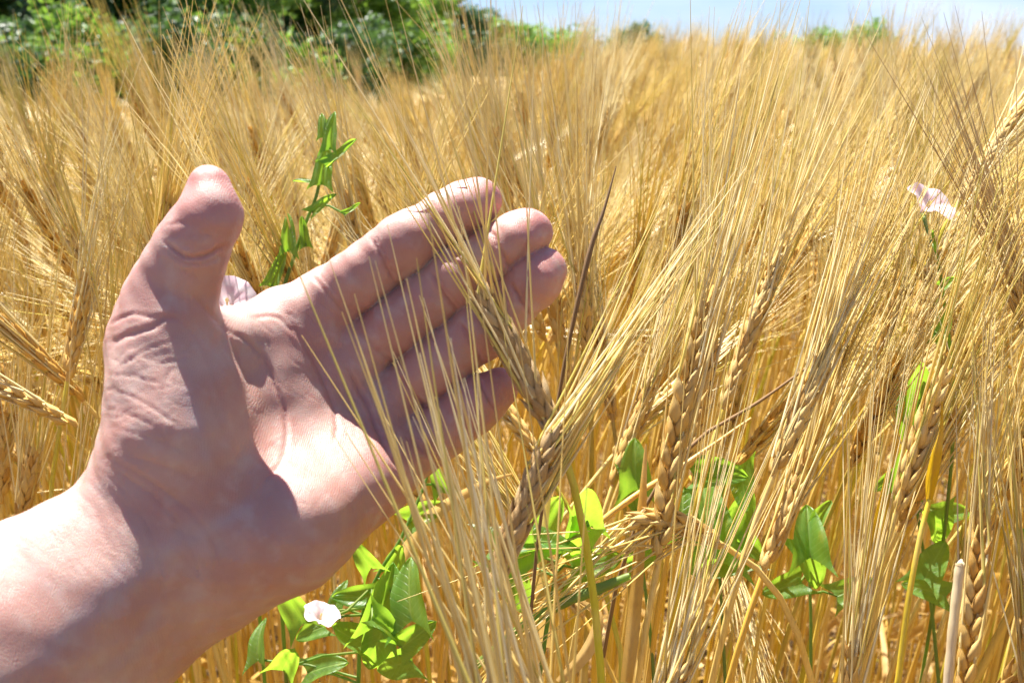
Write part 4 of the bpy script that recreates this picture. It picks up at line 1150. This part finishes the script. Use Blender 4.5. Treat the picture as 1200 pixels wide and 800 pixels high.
bindweed('bindweed leaf cut by the right edge beside the bleached ear',
  [(1215,760,.45),(1212,690,.45),(1208,650,.45)], [(1194,632,.44,.020,160,.2),(1205,680,.45,.018,260,.4)])

# ------------------------------------------------------------------ trees beyond the field
def tree_mats(name, a, b, tl):
    m = Mat(name); tc = m.node('ShaderNodeTexCoord').outputs['Object']; at = m.node('ShaderNodeAttribute', attribute_name='tone').outputs['Fac']
    n = m.noise(.9, 3, tc); c = m.mix(a, b, m.math('FRACT', m.math('ADD', m.math('MULTIPLY', at, .7), m.math('MULTIPLY', n.outputs[0], .3))))
    m.l.new(c, m.b.inputs['Base Color']); m.b.inputs['Roughness'].default_value = .5
    tr = m.node('ShaderNodeBsdfTranslucent'); tr.inputs[0].default_value = (*tl, 1); mx = m.node('ShaderNodeMixShader'); mx.inputs[0].default_value = .35
    m.l.new(m.b.outputs[0], mx.inputs[1]); m.l.new(tr.outputs[0], mx.inputs[2]); m.l.new(mx.outputs[0], m.out.inputs[0]); return m.m
M_TBR = tree_mats('foliage_bright', (.05,.13,.02), (.13,.25,.035), (.30,.50,.06))
M_TDK = tree_mats('foliage_dark', (.03,.075,.022), (.06,.13,.035), (.10,.20,.04))
M_BARK = Mat('bark'); bk = M_BARK.noise(9, 5); M_BARK.l.new(M_BARK.mix((.10,.075,.05), (.24,.19,.14), bk.outputs[0]), M_BARK.b.inputs['Base Color']); M_BARK.b.inputs['Roughness'].default_value = .9
M_BARK.l.new(M_BARK.bump(bk.outputs[0], 1, .03), M_BARK.b.inputs['Normal'])
def tree(px, dist, hgt, rad, mat, label, seed, leafn=7000, lsz=.15, low=.3, name='leafy_tree'):
    r = np.random.default_rng(seed); p = P(px, 90, dist); x, y = p[0], p[1]
    t = bpy.data.objects.new(name, None); COL.objects.link(t); t.location = (x, y, float(ground_z(x, y))); tag(t, label, 'tree', 'trees beyond the barley field')
    TV, TF, o = [], [], 0
    def add(path, rd):
        nonlocal o
        v, f = tube(path, rd, 7); TV.append(v); TF.append(f + o); o += len(v)
    tr = np.array([[0,0,0],[.05,.02,.3],[-.05,.05,.6],[.1,0,.95]]) * [rad*.3, rad*.3, hgt]
    add(catmull3(tr, 4), np.linspace(hgt*.028, hgt*.006, 13)); C = []
    nb = 26
    for i in range(nb):
        z0 = r.uniform(low * .15, .75) * hgt; a = r.uniform(0, 6.28); prof = math.sin(min(1, max(.25, (z0 / hgt) + .2)) * math.pi * .86) ** .6
        L = rad * prof * r.uniform(.65, 1.05); e = np.array([math.cos(a) * L, math.sin(a) * L, z0 + L * r.uniform(.1, .6)])
        add(catmull3(np.array([[0, 0, z0], e * [.5, .5, 0] + [0, 0, z0 + (e[2]-z0) * .35], e]), 3), np.linspace(hgt*.010, hgt*.002, 7))
        for _ in range(4): C.append((e * [*([r.uniform(.45, 1.05)] * 2), 1] + r.normal(0, rad * .10, 3), rad * r.uniform(.14, .30)))
    for _ in range(16): C.append((np.array([r.normal(0, rad*.25), r.normal(0, rad*.25), hgt * r.uniform(.7, 1.0)]), rad * r.uniform(.15, .28)))
    link('trunk', mesh_from('trunk', np.vstack(TV), np.vstack(TF), [M_BARK.m]), t)
    ci = r.integers(len(C), size=leafn); cc = np.array([c[0] for c in C])[ci]; cr_ = np.array([c[1] for c in C])[ci]
    d = nz(r.normal(0, 1, (leafn, 3))); q = cc + d * (cr_ * r.uniform(.55, 1.08, leafn))[:, None] * [1, 1, .75]
    q[:, 2] = np.maximum(q[:, 2], .15)
    n_ = nz(d * .5 + r.normal(0, .6, (leafn, 3)) + [0, 0, .35]); u = nz(np.cross(n_, r.normal(0, 1, (leafn, 3)))); v = np.cross(n_, u)
    s = lsz * r.uniform(.6, 1.3, leafn)[:, None]
    V = np.stack([q - u * s, q - v * s * .5 - n_ * s * .15, q + u * s, q + v * s * .5 - n_ * s * .15], 1).reshape(-1, 3)
    F = np.arange(leafn * 4).reshape(-1, 4)
    tn = np.repeat((np.random.default_rng(seed + 1).random(len(C))[ci] * .7 + r.random(leafn) * .3), 4)
    tag(link('crown', mesh_from('crown', V, F, [mat], False, colattr=tn), t), kind='stuff')
for args in [
  (-70, 30, 8, 4.0, M_TDK, 'dark leafy tree cut by the left edge behind the barley', 1, 14000, .15, .1),
  (40, 27, 7, 3.2, M_TDK, 'dark green tree behind the tall barley ear at the upper left', 2, 14000, .15, .1),
  (145, 30, 8, 3.4, M_TBR, 'bright green tree in the upper left, leftmost of the sunlit trees', 3, 14000, .15, .1),
  (240, 28, 7, 3.2, M_TBR, 'bright green bushy tree above the thumb', 4, 14000, .15, .1),
  (325, 32, 7, 3.2, M_TDK, 'shaded tree between the two brightest trees at the top left', 5, 12000, .15, .1),
  (395, 33, 6.5, 3.2, M_TBR, 'light green tree right of the shaded one, above the bindweed shoot', 6, 12000, .15, .1),
  (465, 42, 5.6, 3.2, M_TBR, 'low light green tree where the tree line dips towards the sky', 7, 9000, .16, .1),
  (530, 52, 5.4, 2.8, M_TDK, 'small dark tree standing against the sky at the end of the tree line', 8, 8000, .16, .1),
  (590, 62, 4.4, 2.6, M_TBR, 'last tree of the line, seen against pale sky above the index finger', 9, 6000, .18, .1),
  (-10, 40, 12, 5.0, M_TBR, 'tall tree in the second row at the upper left corner', 20, 12000, .2, .05),
  (105, 42, 12, 5.0, M_TDK, 'tall dark tree filling the gap behind the upper left ear', 21, 12000, .2, .05),
  (200, 41, 12, 5.0, M_TDK, 'tall dark second-row tree directly above the thumb tip', 22, 12000, .2, .05),
  (295, 43, 11, 5.0, M_TBR, 'tall second-row tree between the thumb and the bindweed shoot', 23, 12000, .2, .05),
  (375, 45, 8, 4.6, M_TDK, 'dark second-row tree above the bindweed shoot', 24, 12000, .2, .05),
  (650, 120, 4.4, 6.0, M_TBR, 'far tree showing only its top over the barley, just right of the middle fingertip', 10, 3000, .3),
  (745, 115, 4.4, 5.2, M_TDK, 'far dark treetop barely showing over the barley near the top centre', 11, 3000, .3),
  (985, 115, 4.2, 6.0, M_TBR, 'distant hazy green treetop above the barley on the right', 12, 3000, .3)]:
    tree(*args)
for i, (px, d, rad, lab) in enumerate([(20, 23, 1.6, 'low hedge bush at the foot of the trees, at the left edge'), (120, 24, 1.7, 'low bush under the bright tree behind the upper left ear'), (215, 24, 1.5, 'low bush at the field edge left above the thumb'),
                                       (300, 25, 1.6, 'low bush at the field edge right above the thumb'), (385, 27, 1.6, 'low bush at the field edge over the bindweed shoot'), (450, 33, 1.7, 'low bush near the thin end of the tree line')]):
    r2 = np.random.default_rng(70 + i); tree(px, d, 2.6, rad * 1.4, M_TBR if i % 2 else M_TDK, lab, 80 + i, 7000, .11, .05, 'bush')
